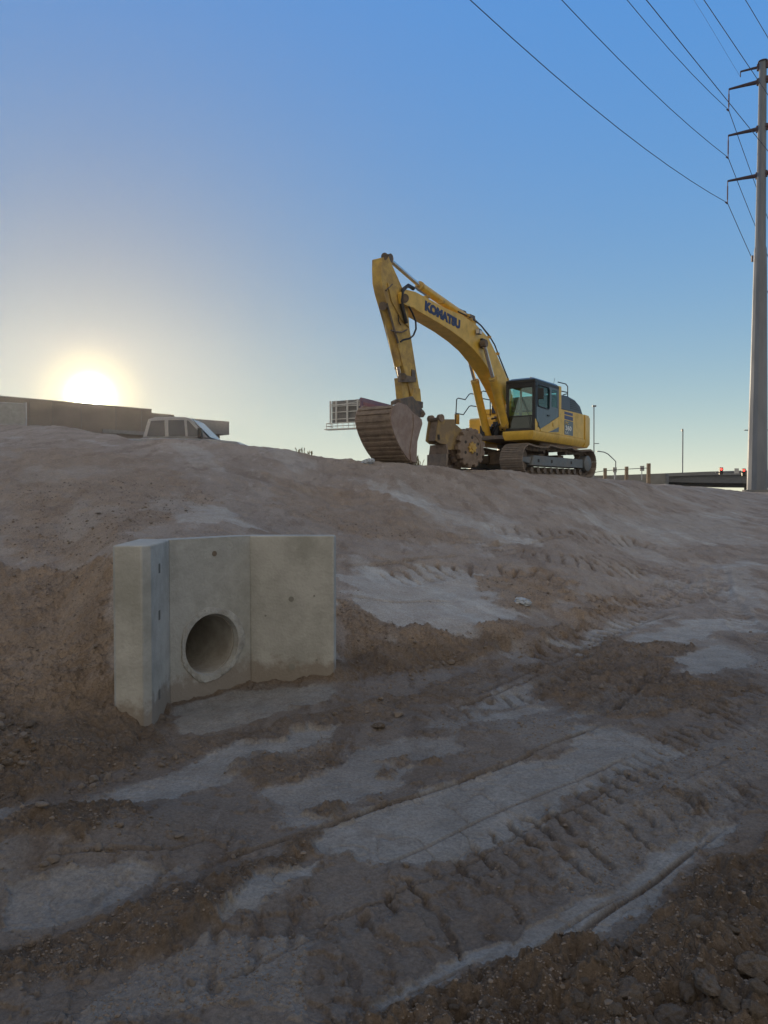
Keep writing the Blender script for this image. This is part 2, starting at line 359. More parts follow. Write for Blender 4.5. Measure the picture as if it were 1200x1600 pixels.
def polymask(pts, soft=.035, warp=.42):
    P = poly_ground(pts); c = P.mean(0)
    lo = P.min(0) - 1.2; hi = P.max(0) + 1.2
    sel = (X > lo[0]) & (X < hi[0]) & (Y > lo[1]) & (Y < hi[1])
    out = np.zeros(X.shape, np.float32)
    if not sel.any(): return out
    x = X[sel] + WXn[sel] * warp * sc[sel]; y = Y[sel] + WYn[sel] * warp * sc[sel]
    ins = np.zeros(x.shape, bool); dist = np.full(x.shape, 1e9); n = len(P)
    for i in range(n):
        a = P[i]; b = P[(i + 1) % n]
        cond = ((a[1] > y) != (b[1] > y)); 
        with np.errstate(divide='ignore', invalid='ignore'):
            xi = (b[0] - a[0]) * (y - a[1]) / (b[1] - a[1] + 1e-12) + a[0]
        ins ^= cond & (x < xi)
        dx, dy = b - a; t = np.clip(((x - a[0]) * dx + (y - a[1]) * dy) / (dx * dx + dy * dy + 1e-9), 0, 1)
        dist = np.minimum(dist, np.hypot(x - a[0] - t * dx, y - a[1] - t * dy))
    s = np.where(ins, dist, -dist) / (soft * sc[sel]); out[sel] = sst(-1, 1, s); return out
PALE = [
 ([(130,1252),(200,1225),(300,1202),(400,1165),(530,1135),(500,1170),(440,1200),(330,1240),(240,1268),(150,1278)], 1),
 ([(420,1300),(430,1235),(520,1190),(620,1160),(710,1150),(650,1215),(560,1262),(470,1300)], .8),
 ([(470,1312),(620,1258),(780,1204),(940,1142),(1080,1165),(1010,1210),(900,1250),(810,1300),(700,1345),(560,1358),(480,1345)], 1),
 ([(340,1422),(400,1382),(490,1355),(480,1380),(400,1415),(350,1437)], 1),
 ([(570,1572),(700,1500),(860,1430),(960,1370),(1090,1290),(1150,1290),(1060,1370),(940,1440),(880,1488),(740,1525),(600,1582)], 1),
 ([(1060,1022),(1120,1006),(1185,1020),(1170,1046),(1090,1056),(1060,1042)], 1.3),
 ([(985,1003),(1080,972),(1170,965),(1160,985),(1080,1000),(1000,1008)], 1),
 ([(860,1012),(960,972),(1060,962),(1000,985),(900,1020)], .9),
 ([(528,945),(540,898),(640,880),(750,895),(850,962),(760,985),(640,991),(560,968)], .75),
 ([(230,772),(330,790),(410,832),(300,818),(220,792)], .7),
 ([(560,748),(700,800),(850,852),(760,852),(640,800)], .6),
 ([(880,1112),(960,1070),(1060,1090),(1010,1115),(900,1130)], .9),
 ([(0,1400),(130,1370),(270,1368),(180,1420),(60,1460),(0,1475)], .7),
 ([(200,1500),(340,1450),(480,1450),(500,1600),(100,1600)], .55),
 ([(700,1105),(800,1072),(900,1030),(860,1062),(760,1105)], .8),
 ([(640,1140),(760,1112),(900,1075),(820,1120),(700,1150)], .6),
 ([(1010,1190),(1190,1140),(1190,1250),(1040,1330),(900,1400),(880,1330)], .45),
 ([(840,800),(1150,800),(1180,850),(1000,850)], .4),
 ([(1110,890),(1180,870),(1195,960),(1130,950)], .5),
 ([(262,1104),(244,1143),(300,1152),(420,1122),(500,1102),(522,1072),(390,1078)], 1.0),
]
BROWN = [
 ([(-250,880),(0,880),(183,860),(186,1110),(240,1152),(200,1200),(130,1222),(0,1262),(-250,1300)], 1),
 ([(525,950),(640,996),(850,978),(960,935),(1010,940),(850,1003),(700,1042),(560,1072),(522,1062)], 1),
 ([(-50,1300),(100,1262),(235,1288),(150,1345),(-50,1375)], 1),
 ([(-50,1520),(200,1430),(450,1335),(340,1430),(160,1500),(-50,1575)], .9),
 ([(540,1640),(700,1545),(860,1500),(960,1470),(1030,1400),(1260,1290),(1260,1660)], 1),
 ([(740,902),(860,890),(905,930),(835,962),(780,950)], .9),
 ([(820,1045),(960,1003),(1060,1012),(1050,1062),(1130,1060),(1185,1080),(1100,1110),(960,1130),(860,1100)], .8),
 ([(468,1275),(505,1262),(540,1270),(500,1290)], 1),
 ([(410,1370),(425,1325),(470,1310),(462,1350),(430,1382)], 1),
 ([(420,742),(560,762),(740,830),(800,852),(600,842),(440,800)], .55),
 ([(585,1212),(610,1203),(628,1212),(605,1220)], 1), ([(600,1190),(640,1182),(690,1190),(640,1203)], .8),
 ([(380,1215),(470,1170),(540,1170),(500,1200),(420,1235)], .7),
 ([(230,1170),(420,1140),(700,1060),(800,1030),(760,1070),(620,1120),(400,1165),(250,1200)], .6),
 ([(1040,1250),(1110,1245),(1120,1270),(1060,1275)], .8),
 ([(0,700),(240,720),(350,780),(180,850),(0,850)], .5),
]
pale = np.zeros(X.shape, np.float32); brown = np.zeros(X.shape, np.float32)
for p, a in PALE: pale = np.maximum(pale, polymask(p) * a)
for p, a in BROWN: brown = np.maximum(brown, polymask(p, .045) * a)
gen = fbm(X * .8 + .3 * Y, Y * .35, 1.1, 5, 40)
pale = np.clip(pale + sst(.25, .6, gen) * .5 * (RR > 2) , 0, 1.3) * (1 - .8 * brown)
clodz = polymask([(520,1660),(700,1560),(860,1512),(960,1490),(1060,1420),(1280,1320),(1280,1700)], .2)
# relief
rough = .35 + .9 * brown - .25 * np.clip(pale, 0, 1); rough = np.clip(rough, .15, 1.5)
amp = near
Z += amp * (.035 * fbm(X, Y, .5, 3, 5) + rough * (.030 * fbm(X, Y, 2.2, 3, 9) + .012 * fbm(X, Y, 9, 3, 13)) + .0022 * fbm(X, Y, 40, 2, 21) * rough * (RR < 14))
# slope rilling and trowelled streaks on the bank
bankm = sst(8, 11, Y) * amp
Z += bankm * (.032 * fbm(X * 1.0 - Y * .6, Y * .5 + X * .2, 1.0, 4, 31) + .016 * np.abs(fbm(X * 1.4 + Y * .5, Y * .6, 2.2, 4, 37)))
Z += bankm * (.015 * fbm(X, Y * .7, 5.5, 3, 33) + .022 * np.abs(fbm(X * .6 + Y * .3, Y, 3.5, 3, 35)) * (.4 + brown))
Z += amp * (brown * .012 - np.clip(pale, 0, 1) * .004) * (RR < 20)
edge = np.exp(-((np.clip(pale, 0, 1) - .5) / .22) ** 2) * (RR < 9)
Z += edge * (.006 + .012 * np.maximum(0, fbm(X, Y, 16, 3, 121)))
bil = np.abs(fbm(X, Y, 11, 3, 101)) ; Z += (RR < 16) * brown * .030 * (bil - .25) + (RR < 9) * brown * .010 * np.abs(fbm(X, Y, 34, 2, 103))
Z += (RR < 22) * (1 - np.clip(pale, 0, 1)) * .012 * sst(.18, .30, fbm(X, Y, 4.2, 5, 107, .6))
Z += (RR < 12) * (.0035 * fbm(X, Y, 26, 2, 71) * rough + .006 * rough * np.maximum(0, fbm(X, Y, 7.5, 4, 73) - .25))
Z -= (RR < 14) * np.clip(pale, 0, 1) * .008 * np.exp(-(fbm(X, Y, 2.4, 3, 75) / .022) ** 2)
rid = np.abs(fbm(X, Y, 3.2, 4, 55)); Z += amp * brown * .035 * (rid - .3) * (RR > 2)
Z += clodz * (.015 + .045 * np.clip(fbm(X, Y, 4.0, 4, 63), -.5, 1) + .05 * np.abs(fbm(X, Y, 9, 3, 66)))
# mound at the left, low heap with stones
def bump_at(px, py, rx, ry, hgt, ang=0):
    p = gp(px, py); dx = X - p.x; dy = Y - p.y; c, s = math.cos(ang), math.sin(ang); a = (dx * c + dy * s) / rx; b = (-dx * s + dy * c) / ry
    return hgt * np.exp(-(a * a + b * b))
Z += bump_at(90, 1330, .55, .28, .13, .4) + bump_at(40, 1195, .35, .3, .08) + bump_at(300, 1420, .5, .2, .04, .5) + bump_at(140, 1190, .4, .15, .07, .3)
Z -= bump_at(1000, 1085, .8, .25, .05, .4)
lug = np.zeros(X.shape, np.float32)
def track(pts, width, depth, pitch, bar, slant=.6, wander=.04, fade=1.0, dark=.3):
    global Z, lug
    P = np.array([[p.x, p.y] for p in (gp(a, b) for a, b in pts)])
    # resample smooth
    t = np.linspace(0, len(P) - 1, 40); k = np.arange(len(P)); px_ = np.interp(t, k, P[:, 0]); py_ = np.interp(t, k, P[:, 1])
    for _ in range(6):
        px_[1:-1] = (px_[:-2] + px_[1:-1] * 2 + px_[2:]) / 4; py_[1:-1] = (py_[:-2] + py_[1:-1] * 2 + py_[2:]) / 4
    sel = (X > px_.min() - 1) & (X < px_.max() + 1) & (Y > py_.min() - 1) & (Y < py_.max() + 1)
    x = X[sel]; y = Y[sel]; best = np.full(x.shape, 1e9); S = np.zeros(x.shape); LT = np.zeros(x.shape); acc_ = 0
    for i in range(len(px_) - 1):
        dx = px_[i + 1] - px_[i]; dy = py_[i + 1] - py_[i]; l = math.hypot(dx, dy) + 1e-9
        tt = ((x - px_[i]) * dx + (y - py_[i]) * dy) / l; tc_ = np.clip(tt, 0, l); dd = np.hypot(x - px_[i] - tc_ * dx / l, y - py_[i] - tc_ * dy / l)
        lat = ((x - px_[i]) * dy - (y - py_[i]) * dx) / l; m = dd < best; best = np.where(m, dd, best); S = np.where(m, acc_ + tc_, S); LT = np.where(m, np.sign(lat) * dd, LT); acc_ += l
    LT = LT + wander * perlin(x * 1.3, y * 1.3, 77)
    ends = sst(0, .3, S) * sst(acc_, acc_ - .3, S)
    ew = min(.04, width * .35); q = sst(width / 2 + ew, width / 2 - ew, np.abs(LT)) * ends * fade
    q = q * (.55 + .45 * sst(-.3, .3, fbm(x, y, 1.3, 2, 81)))
    ph = (S + slant * LT + .03 * perlin(x * 5, y * 5, 5) + .02 * perlin(x * 17, y * 17, 6)) / pitch
    ph = ph + .05 * perlin(x * 22, y * 22, 15); g_ = sst(.17, .05, np.abs((ph % 1) - .5)) * sst(-.6, .05, fbm(x, y, 3.1, 2, 83)) * sst(width * .5, width * .36, np.abs(LT + .04 * perlin(x * 7, y * 7, 8)))
    b = 1 - g_
    rimh = np.exp(-((np.abs(LT) - width / 2 - ew) / (ew * 1.2)) ** 2) * ends
    lip = np.exp(-(((ph % 1) - .75) / .10) ** 2) * (1 - b * .0)
    Z[sel] += -q * depth - q * g_ * bar * (bar > 0) + q * lip * bar * .35 + rimh * depth * .35
    lug[sel] = np.maximum(lug[sel], (q * (g_ if bar > 0 else 1)) * dark)
track([(540,1500),(700,1375),(860,1290),(1000,1205),(1140,1110),(1198,1070)], .34, .007, .14, .023, .45, dark=.6)
track([(470,1598),(640,1500),(800,1405),(960,1320),(1198,1205)], .30, .006, .15, .018, .4, dark=.5)
track([(150,1598),(330,1500),(520,1420),(620,1380)], .34, .010, .16, .016, .6, dark=.3)
track([(20,1470),(180,1410),(320,1375),(420,1340)], .3, .01, .2, .014, .8, dark=.25)
track([(700,842),(820,868),(930,885),(1000,885)], .9, .02, .26, .06, .5, dark=.8)
track([(600,905),(700,890),(800,895),(900,910)], .6, .02, .24, .05, .5, dark=.6)
track([(760,830),(880,835),(1000,850),(1100,865)], .7, .02, .28, .05, .6, dark=.7)
track([(860,1035),(940,985),(1010,950),(1080,930),(1110,905)], .6, .02, .2, .05, .5, dark=.8)
track([(840,905),(930,945),(1020,932),(1060,905),(1045,880)], .5, .02, .2, .05, .4, dark=.8)
track([(1198,1010),(1160,970),(1125,930),(1120,890)], .35, .03, .2, .02, .4, dark=.5)
track([(900,1090),(1000,1060),(1090,1060),(1198,1130)], .4, .02, .17, .03, .6, dark=.35)
track([(1000,1310),(1090,1290),(1198,1215)], .35, .01, .14, .02, .8, dark=.35)
track([(660,1130),(800,1090),(900,1060),(1010,1020)], .35, .012, .17, .025, .5, dark=.35)
def groove(pts, w, dep, dark):
    track(pts, w, dep, 50, 0, 0, .02, 1, dark)
groove([(280,1372),(420,1325),(620,1256),(780,1200),(945,1135)], .028, .022, .9)
groove([(865,1492),(960,1415),(1060,1340),(1150,1290)], .022, .012, 1.0)
groove([(528,882),(620,880),(740,868)], .06, .05, .5); groove([(528,936),(640,942),(720,938)], .05, .04, .5)
groove([(528,860),(600,875),(700,900)], .05, .04, .4); groove([(760,852),(830,850),(900,838)], .07, .06, .5)
groove([(950,1120),(985,1085),(1010,1060)], .05, .03, .8)
groove([(560,1362),(700,1300),(860,1235),(1020,1170)], .018, .008, .5); groove([(730,1088),(860,1035),(960,990),(1060,960)], .05, .015, .6)
groove([(690,1112),(800,1070),(880,1040)], .03, .012, .6); groove([(0,1385),(130,1355),(250,1345),(380,1300)], .02, .01, .6); groove([(1050,1235),(1130,1190),(1198,1165)], .02, .008, .5)
groove([(600,1010),(700,1018),(800,1000),(900,970)], .03, .01, .3); groove([(560,1585),(680,1530),(800,1478)], .015, .008, .7)
groove([(430,1470),(620,1395),(820,1300),(980,1225)], .02, .008, .5); groove([(240,1590),(420,1500),(560,1440)], .02, .008, .45); groove([(640,1590),(800,1510),(900,1440),(1010,1375)], .018, .008, .4)
groove([(120,1120),(165,1150),(215,1150)], .06, .05, .5)
# spoil drifted against the foot of the headwall
def segd(a, b):
    dx, dy = b.x - a.x, b.y - a.y; t = np.clip(((X - a.x) * dx + (Y - a.y) * dy) / (dx * dx + dy * dy), 0, 1); return np.hypot(X - a.x - t * dx, Y - a.y - t * dy)
wd_ = np.minimum(np.minimum(segd(WL0, J1), segd(J1, J2)), segd(J2, WR0))
Z += np.where(wd_ < .6, np.exp(-wd_ / .05) * (.022 + .03 * np.clip(fbm(X, Y, 6, 3, 111), -.6, 1)), 0)
wt = (wd_ < .5) * np.exp(-wd_ / .07); brown = np.maximum(brown, .8 * sst(.35, .6, wt + .2 * fbm(X, Y, 7, 3, 113))).astype(np.float32); pale = pale * (1 - sst(.3, .6, wt))

me = bpy.data.meshes.new('ground')
V = np.stack([X, Y, Z], -1).reshape(-1, 3).astype(np.float32)
V = np.vstack([V, [[0, OY, 0]]]).astype(np.float32)
ii, jj = np.meshgrid(np.arange(NR - 1), np.arange(NA), indexing='ij'); j2 = (jj + 1) % NA
quads = np.stack([ii * NA + jj, ii * NA + j2, (ii + 1) * NA + j2, (ii + 1) * NA + jj], -1).reshape(-1, 4)
# leave the bore of the culvert open
PAX = Vector((-.733, .68)).normalized(); PC = (J1 + J2) / 2 + (J2 - J1).normalized() * .0
cx = (X[:-1] + X[1:]) / 2; cy = (Y[:-1] + Y[1:]) / 2; cz = np.minimum(Z[:-1], Z[1:])
al = (cx - PC.x) * PAX.x + (cy - PC.y) * PAX.y; la = np.abs((cx - PC.x) * PAX.y - (cy - PC.y) * PAX.x)
rmv = ((al > .012) & (al < .16) & (la < .30)).reshape(-1)
quads = quads[~rmv]
tris = np.stack([np.full(NA, NR * NA), (np.arange(NA) + 1) % NA, np.arange(NA)], -1)
nq = len(quads); nt_ = len(tris)
me.vertices.add(len(V)); me.vertices.foreach_set('co', V.ravel())
me.loops.add(nq * 4 + nt_ * 3); me.loops.foreach_set('vertex_index', np.concatenate([quads[:, ::-1].ravel(), tris[:, ::-1].ravel()]).astype(np.int32))
me.polygons.add(nq + nt_); me.polygons.foreach_set('loop_start', np.concatenate([np.arange(nq) * 4, nq * 4 + np.arange(nt_) * 3]).astype(np.int32))
me.polygons.foreach_set('loop_total', np.concatenate([np.full(nq, 4), np.full(nt_, 3)]).astype(np.int32))
me.update(calc_edges=True); me.validate()
me.polygons.foreach_set('use_smooth', np.ones(len(me.polygons), bool))
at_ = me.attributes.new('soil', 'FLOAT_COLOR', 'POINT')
floor_shade = (1 - sst(.04, .30, base_height(X, Y))) * (1 - sst(6.0, 10.0, Y)) + 1.0  # mask for shade painted into the soil colour of the near floor
colr = np.stack([pale, brown, lug, floor_shade], -1).reshape(-1, 4); colr = np.vstack([colr, [[0, 0, 0, 0]]]).astype(np.float32)
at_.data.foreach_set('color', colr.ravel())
def soilmat():
    m = bpy.data.materials.new('bare_desert_soil'); m.use_nodes = True; nt = m.node_tree; N = nt.nodes; L = nt.links; b = N['Principled BSDF']
    b.inputs['Roughness'].default_value = .93; b.inputs['Specular IOR Level'].default_value = .25
    a = N.new('ShaderNodeAttribute'); a.attribute_name = 'soil'; sp = N.new('ShaderNodeSeparateColor'); L.new(a.outputs['Color'], sp.inputs[0])
    tc = N.new('ShaderNodeTexCoord')
    def noise(s, d=8, r=.6, src=None):
        n = N.new('ShaderNodeTexNoise'); n.inputs['Scale'].default_value = s; n.inputs['Detail'].default_value = d; n.inputs['Roughness'].default_value = r; L.new(src or tc.outputs['Object'], n.inputs[0]); return n.outputs[0]
    def mr(x, a0, a1, b0, b1):
        n = N.new('ShaderNodeMapRange'); L.new(x, n.inputs[0])
        for i, v in enumerate((a0, a1, b0, b1)): n.inputs[i + 1].default_value = v
        return n.outputs[0]
    def mix(f, c1, c2):
        n = N.new('ShaderNodeMix'); n.data_type = 'RGBA'
        if isinstance(f, float): n.inputs[0].default_value = f
        else: L.new(f, n.inputs[0])
        for i, c in ((6, c1), (7, c2)):
            if isinstance(c, tuple): n.inputs[i].default_value = (*c, 1)
            else: L.new(c, n.inputs[i])
        return n.outputs[2]
    def mth(op, a_, b_):
        n = N.new('ShaderNodeMath'); n.operation = op
        for i, v in enumerate((a_, b_)):
            if isinstance(v, (int, float)): n.inputs[i].default_value = v
            else: L.new(v, n.inputs[i])
        return n.outputs[0]
    mp = N.new('ShaderNodeMapping'); mp.inputs['Rotation'].default_value = (0, 0, R(38)); mp.inputs['Scale'].default_value = (1, .22, 1); L.new(tc.outputs['Object'], mp.inputs[0])
    c = mix(mr(noise(1.3), .35, .65, 0, 1), (.215, .178, .152), (.270, .232, .203))
    c = mix(mr(noise(.9, 8, .65, mp.outputs[0]), .45, .7, 0, .7), c, (.31, .272, .243))
    stre = noise(2.6, 9, .62, mp.outputs[0]); c = mix(mr(stre, .53, .60, 0, .55), c, (.165, .128, .103)); c = mix(mr(noise(5.5, 8, .6, mp.outputs[0]), .60, .66, 0, .5), c, (.33, .30, .28))
    brn = mix(mr(noise(3.0), .35, .65, 0, 1), (.205, .155, .115), (.300, .230, .172))
    c = mix(mr(mth('MULTIPLY', sp.outputs[1], mr(noise(5), .3, .6, .7, 1.1)), 0, 1, 0, .92), c, brn)
    pl = mix(mr(noise(4.0), .35, .65, 0, 1), (.268, .262, .255), (.360, .352, .340))
    pf = mth('MULTIPLY', sp.outputs[0], mr(noise(7, 10, .7), .32, .55, .45, 1.0))
    c = mix(pf, c, pl)
    c = mix(mr(sp.outputs[2], 0, 1, 0, .85), c, (.10, .072, .052))
    # grit
    fine = noise(55, 9, .82); c2 = N.new('ShaderNodeVectorMath'); c2.operation = 'SCALE'; L.new(c, c2.inputs[0]); L.new(mr(fine, .32, .68, .58, 1.38), c2.inputs['Scale'])
    vo = N.new('ShaderNodeTexVoronoi'); vo.inputs['Scale'].default_value = 42; L.new(tc.outputs['Object'], vo.inputs['Vector'])
    sepc = N.new('ShaderNodeSeparateColor'); L.new(vo.outputs['Color'], sepc.inputs[0])
    peb = mth('MULTIPLY', mr(vo.outputs['Distance'], .18, .30, 1, 0), mr(sepc.outputs[0], .86, .9, 0, 1))
    c3 = mix(mth('MULTIPLY', peb, .6), c2.outputs[0], (.36, .32, .28))
    tn = mix(mr(a.outputs['Alpha'], 1, 2, 0, 1), (1.27, 1.22, 1.14), (.76, .735, .70)); c4 = N.new('ShaderNodeVectorMath'); c4.operation = 'MULTIPLY'; L.new(c3, c4.inputs[0]); L.new(tn, c4.inputs[1])  # painted shading: bank soil lightened, near floor soil darkened
    L.new(c4.outputs[0], b.inputs['Base Color'])
    hgt = mth('ADD', mth('MULTIPLY', noise(14, 10, .74), .8), mth('MULTIPLY', noise(110, 6, .8), .34))
    hgt = mth('ADD', hgt, mth('MULTIPLY', peb, .25)); v2 = N.new('ShaderNodeTexVoronoi'); v2.feature = 'DISTANCE_TO_EDGE'; v2.inputs['Scale'].default_value = 9; nn_ = N.new('ShaderNodeTexNoise'); nn_.inputs['Scale'].default_value = 5; L.new(tc.outputs['Object'], nn_.inputs[0])
    va = N.new('ShaderNodeVectorMath'); va.operation = 'ADD'; vs_ = N.new('ShaderNodeVectorMath'); vs_.operation = 'SCALE'; vs_.inputs['Scale'].default_value = .25; L.new(nn_.outputs['Color'], vs_.inputs[0]); L.new(tc.outputs['Object'], va.inputs[0]); L.new(vs_.outputs[0], va.inputs[1]); L.new(va.outputs[0], v2.inputs['Vector'])
    crk = mth('MULTIPLY', mr(v2.outputs['Distance'], 0, .02, 1, 0), mr(noise(1.7), .50, .62, 0, 1)); hgt = mth('SUBTRACT', hgt, mth('MULTIPLY', crk, .5))
    bp = N.new('ShaderNodeBump'); bp.inputs['Distance'].default_value = .05
    L.new(mr(mth('SUBTRACT', sp.outputs[1], sp.outputs[0]), -1, 1, .5, 1.0), bp.inputs['Strength']); L.new(hgt, bp.inputs['Height']); L.new(bp.outputs[0], b.inputs['Normal'])
    return m
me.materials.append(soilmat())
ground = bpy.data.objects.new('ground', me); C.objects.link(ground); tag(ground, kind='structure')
# fast ground height for placing things
_azd = az
def gh(x, y):
    r = math.hypot(x, y - OY); a = math.atan2(x, y - OY); i = min(max(np.searchsorted(rr, r) - 1, 0), NR - 2); j = int(np.searchsorted(_azd, a) - 1) % NA
    t = (r - rr[i]) / (rr[i + 1] - rr[i]); return float(Z[i, j] * (1 - t) + Z[i + 1, j] * t)
def gpt(px, py):
    d = ray(px, py); t = 1.5
    while t < 80:
        p = Vector((d.x * t, d.y * t, EYE + d.z * t))
        if p.z < gh(p.x, p.y): return Vector((p.x, p.y, gh(p.x, p.y)))
        t *= 1.003
    return p

# ------------------------------------------------------------------ culvert headwall
BOT = -.35
hw = empty('culvert_headwall', (J1.x, J1.y, 0.0))
tag(hw, 'pale precast concrete headwall with splayed wings round a culvert mouth, set in the dirt bank', 'headwall')
def v3(p, z): return Vector((p.x, p.y, z))
md = (J2 - J1).normalized(); mback = Vector((-md.y, md.x)); ML = (J2 - J1).length
# left wing: end chamfered towards the apron
li = (J1 - WL0).normalized(); OUT = .255
a_ = WL0; lw = [J1, WL0 + li * .03, WL0 + Vector((-.045, -.03)), WL0 + Vector((-OUT + .02, 0.0)), WL0 + Vector((-OUT, .02)), J1 + Vector((-OUT - .02, .14)), J1 + mback * TH]
MB().prism([v3(p, BOT) for p in lw], (0, 0, WTOP - BOT)).build('wing_wall', M['concrete'], hw, bevel=.010)
rw = [J2, J2 + mback * TH, J2 + Vector((.06, TH + .02)), WR0 + Vector((0, .15)), WR0 + Vector((.012, .07)), WR0]
MB().prism([v3(p, BOT) for p in rw], (0, 0, WTOP - .002 - BOT)).build('wing_wall', M['concrete'], hw, bevel=.012)
pc = (J1 + J2) / 2; PZ = at(330, 1007, pc.y).z; PR = .252
def mainpt(a, z, o=0): p = J1 + md * a + mback * o; return Vector((p.x, p.y, z))
angs = sorted([2 * math.pi * k / 72 for k in range(72)] + [math.atan2(zz - PZ, aa - ML / 2) % (2 * math.pi) for aa in (0, ML) for zz in (BOT, WTOP - .001)])
def rect_hit(an):
    c, s_ = math.cos(an), math.sin(an); t = 1e9
    if abs(c) > 1e-9: t = min(t, ((ML if c > 0 else 0) - ML / 2) / c)
    if abs(s_) > 1e-9: t = min(t, ((WTOP - .001 if s_ > 0 else BOT) - PZ) / s_)
    return ML / 2 + c * t, PZ + s_ * t
mb = MB(); n = len(angs); vs = []
for o in (0, TH):
    for an in angs: vs.append(mainpt(ML / 2 + math.cos(an) * PR, PZ + math.sin(an) * PR, o))
    for an in angs: vs.append(mainpt(*rect_hit(an), o))
fs = []
for k in range(n):
    j = (k + 1) % n
    fs += [(k, j, n + j, n + k), (2 * n + k, 3 * n + k, 3 * n + j, 2 * n + j), (k, 2 * n + k, 2 * n + j, j), (n + k, n + j, 3 * n + j, 3 * n + k)]
mb.add(vs, fs).build('face_wall', M['concrete'], hw, ang=40)
# pipe seen through the mouth
ax3 = Vector((mback.x, mback.y, 0)); c3 = mainpt(ML / 2, PZ)
pm = MB(); pm.ring(c3 + ax3 * .045, ax3, PR - .022, PR - .002, 3.2, 64)
pipe = pm.build('culvert_pipe', M['pipe'], hw)
MB().cyl(c3 + ax3 * 3.1, c3 + ax3 * 3.2, PR - .03).build('pipe_end', M['pipe'], pipe)
# ragged mortar collar
gm = MB(); m_ = 96; vs = []; fs = []
for ring_i in range(4):
    for k in range(m_):
        an = 2 * math.pi * k / m_; nz = .5 + .5 * math.sin(an * 3 + 1.2) * .5 + .35 * math.sin(an * 7 + 2) * .5 + random.uniform(-.12, .12)
        w = .022 + .035 * max(0, nz) + .02 * max(0, math.cos(an - .6))
        rads = [PR - .018, PR - .004, PR + w * .85, PR + w][ring_i]; off = [.03, -.010, -.008 - random.uniform(0, .004), .004][ring_i]
        vs.append(mainpt(ML / 2 + math.cos(an) * rads, PZ + math.sin(an) * rads, off))
for q in range(3):
    for k in range(m_): fs.append((q * m_ + k, q * m_ + (k + 1) % m_, (q + 1) * m_ + (k + 1) % m_, (q + 1) * m_ + k))
gm.add(vs, fs).build('mortar_collar', M['grout'], hw, ang=60)
for py in (888, 961, 1085):
    wd = (WL0 - J1).normalized(); q = onplane(J1, wd, 249, py); nrm = Vector((-wd.y, wd.x, 0)); nrm = nrm if nrm.x > 0 else -nrm
    MB().box(q, Vector((wd.x, wd.y, 0)) * .022, nrm * .002, (0, 0, .034)).build('tie_slot', M['tie'], hw)
for px, py, r_ in ((456, 1042, .026), (455, 936, .022), (491, 931, .008), (415, 962, .008), (495, 1031, .008)):
    q = onplane(J2, Vector((1, .02, 0)), px, py); MB().cyl(q + Vector((0, -.002, 0)), q + Vector((0, .01, 0)), r_).build('lifting_hole', mat('lifting_hole_grey', (.20, .195, .175), .9), hw)  # flat discs of darker grey drawn in place of holes
q = onplane(J1, md, 335, 865); MB().cyl(q - ax3 * .002, q + ax3 * .01, .022).build('lifting_hole', mat('rust_mark', (.13, .10, .075), .9), hw)

# ------------------------------------------------------------------ excavator
P1 = Vector((.206 * 22, 22, 0)); fv = Vector((-.5635, -.826, 0)).normalized(); rv = Vector((-.826, .5635, 0)).normalized(); UZ = Vector((0, 0, 1))
def E(s, t, z): return P1 + fv * s + rv * t + UZ * z
def EP(px, py, t): return onplane(E(0, t, 0), fv, px, py)
ex = empty('excavator', E(-2.3, 1.5, 2.2))
tag(ex, 'large yellow crawler excavator parked on the bank top with its ribbed bucket on the dirt', 'excavator')
# --- undercarriage
C0 = E(-2.3, 1.5, 0); al2 = R(48.5); f2 = Vector((-math.cos(al2), -math.sin(al2), 0)); l2 = Vector((math.sin(al2), -math.cos(al2), 0))
ZG = 2.16
def T(a, b, z): return C0 + f2 * a + l2 * b + UZ * z
def belt_path(n):
    pts = []; r0 = .45; zc = ZG + r0 + .02
    for k in range(40): pts.append((-2.05 + 4.1 * k / 40, ZG + .02))
    for k in range(24): an = -math.pi / 2 + math.pi * k / 24; pts.append((2.05 + r0 * math.cos(an) * 1.0, zc + r0 * math.sin(an)))
    for k in range(40):
        u = k / 40; sag = .05 * abs(math.sin(u * math.pi * 3)) ; pts.append((2.05 - 4.1 * u, zc + r0 - sag + .035 * (u > .3) * (u < .7)))
    for k in range(24): an = math.pi / 2 + math.pi * k / 24; pts.append((-2.05 + r0 * math.cos(an), zc + r0 * math.sin(an)))
    L_ = [0]
    for i in range(len(pts)): a, b = pts[i], pts[(i + 1) % len(pts)]; L_.append(L_[-1] + math.hypot(b[0] - a[0], b[1] - a[1]))
    out = []
    pts2 = pts + [pts[0]]
    for k in range(n):
        d = L_[-1] * k / n; x = np.interp(d, L_, [p[0] for p in pts2]); z = np.interp(d, L_, [p[1] for p in pts2]); d2 = d + .02
        x2 = np.interp(d2 % L_[-1], L_, [p[0] for p in pts2]); z2 = np.interp(d2 % L_[-1], L_, [p[1] for p in pts2]); l = math.hypot(x2 - x, z2 - z); out.append((x, z, (x2 - x) / l, (z2 - z) / l))
    return out, L_[-1] / n
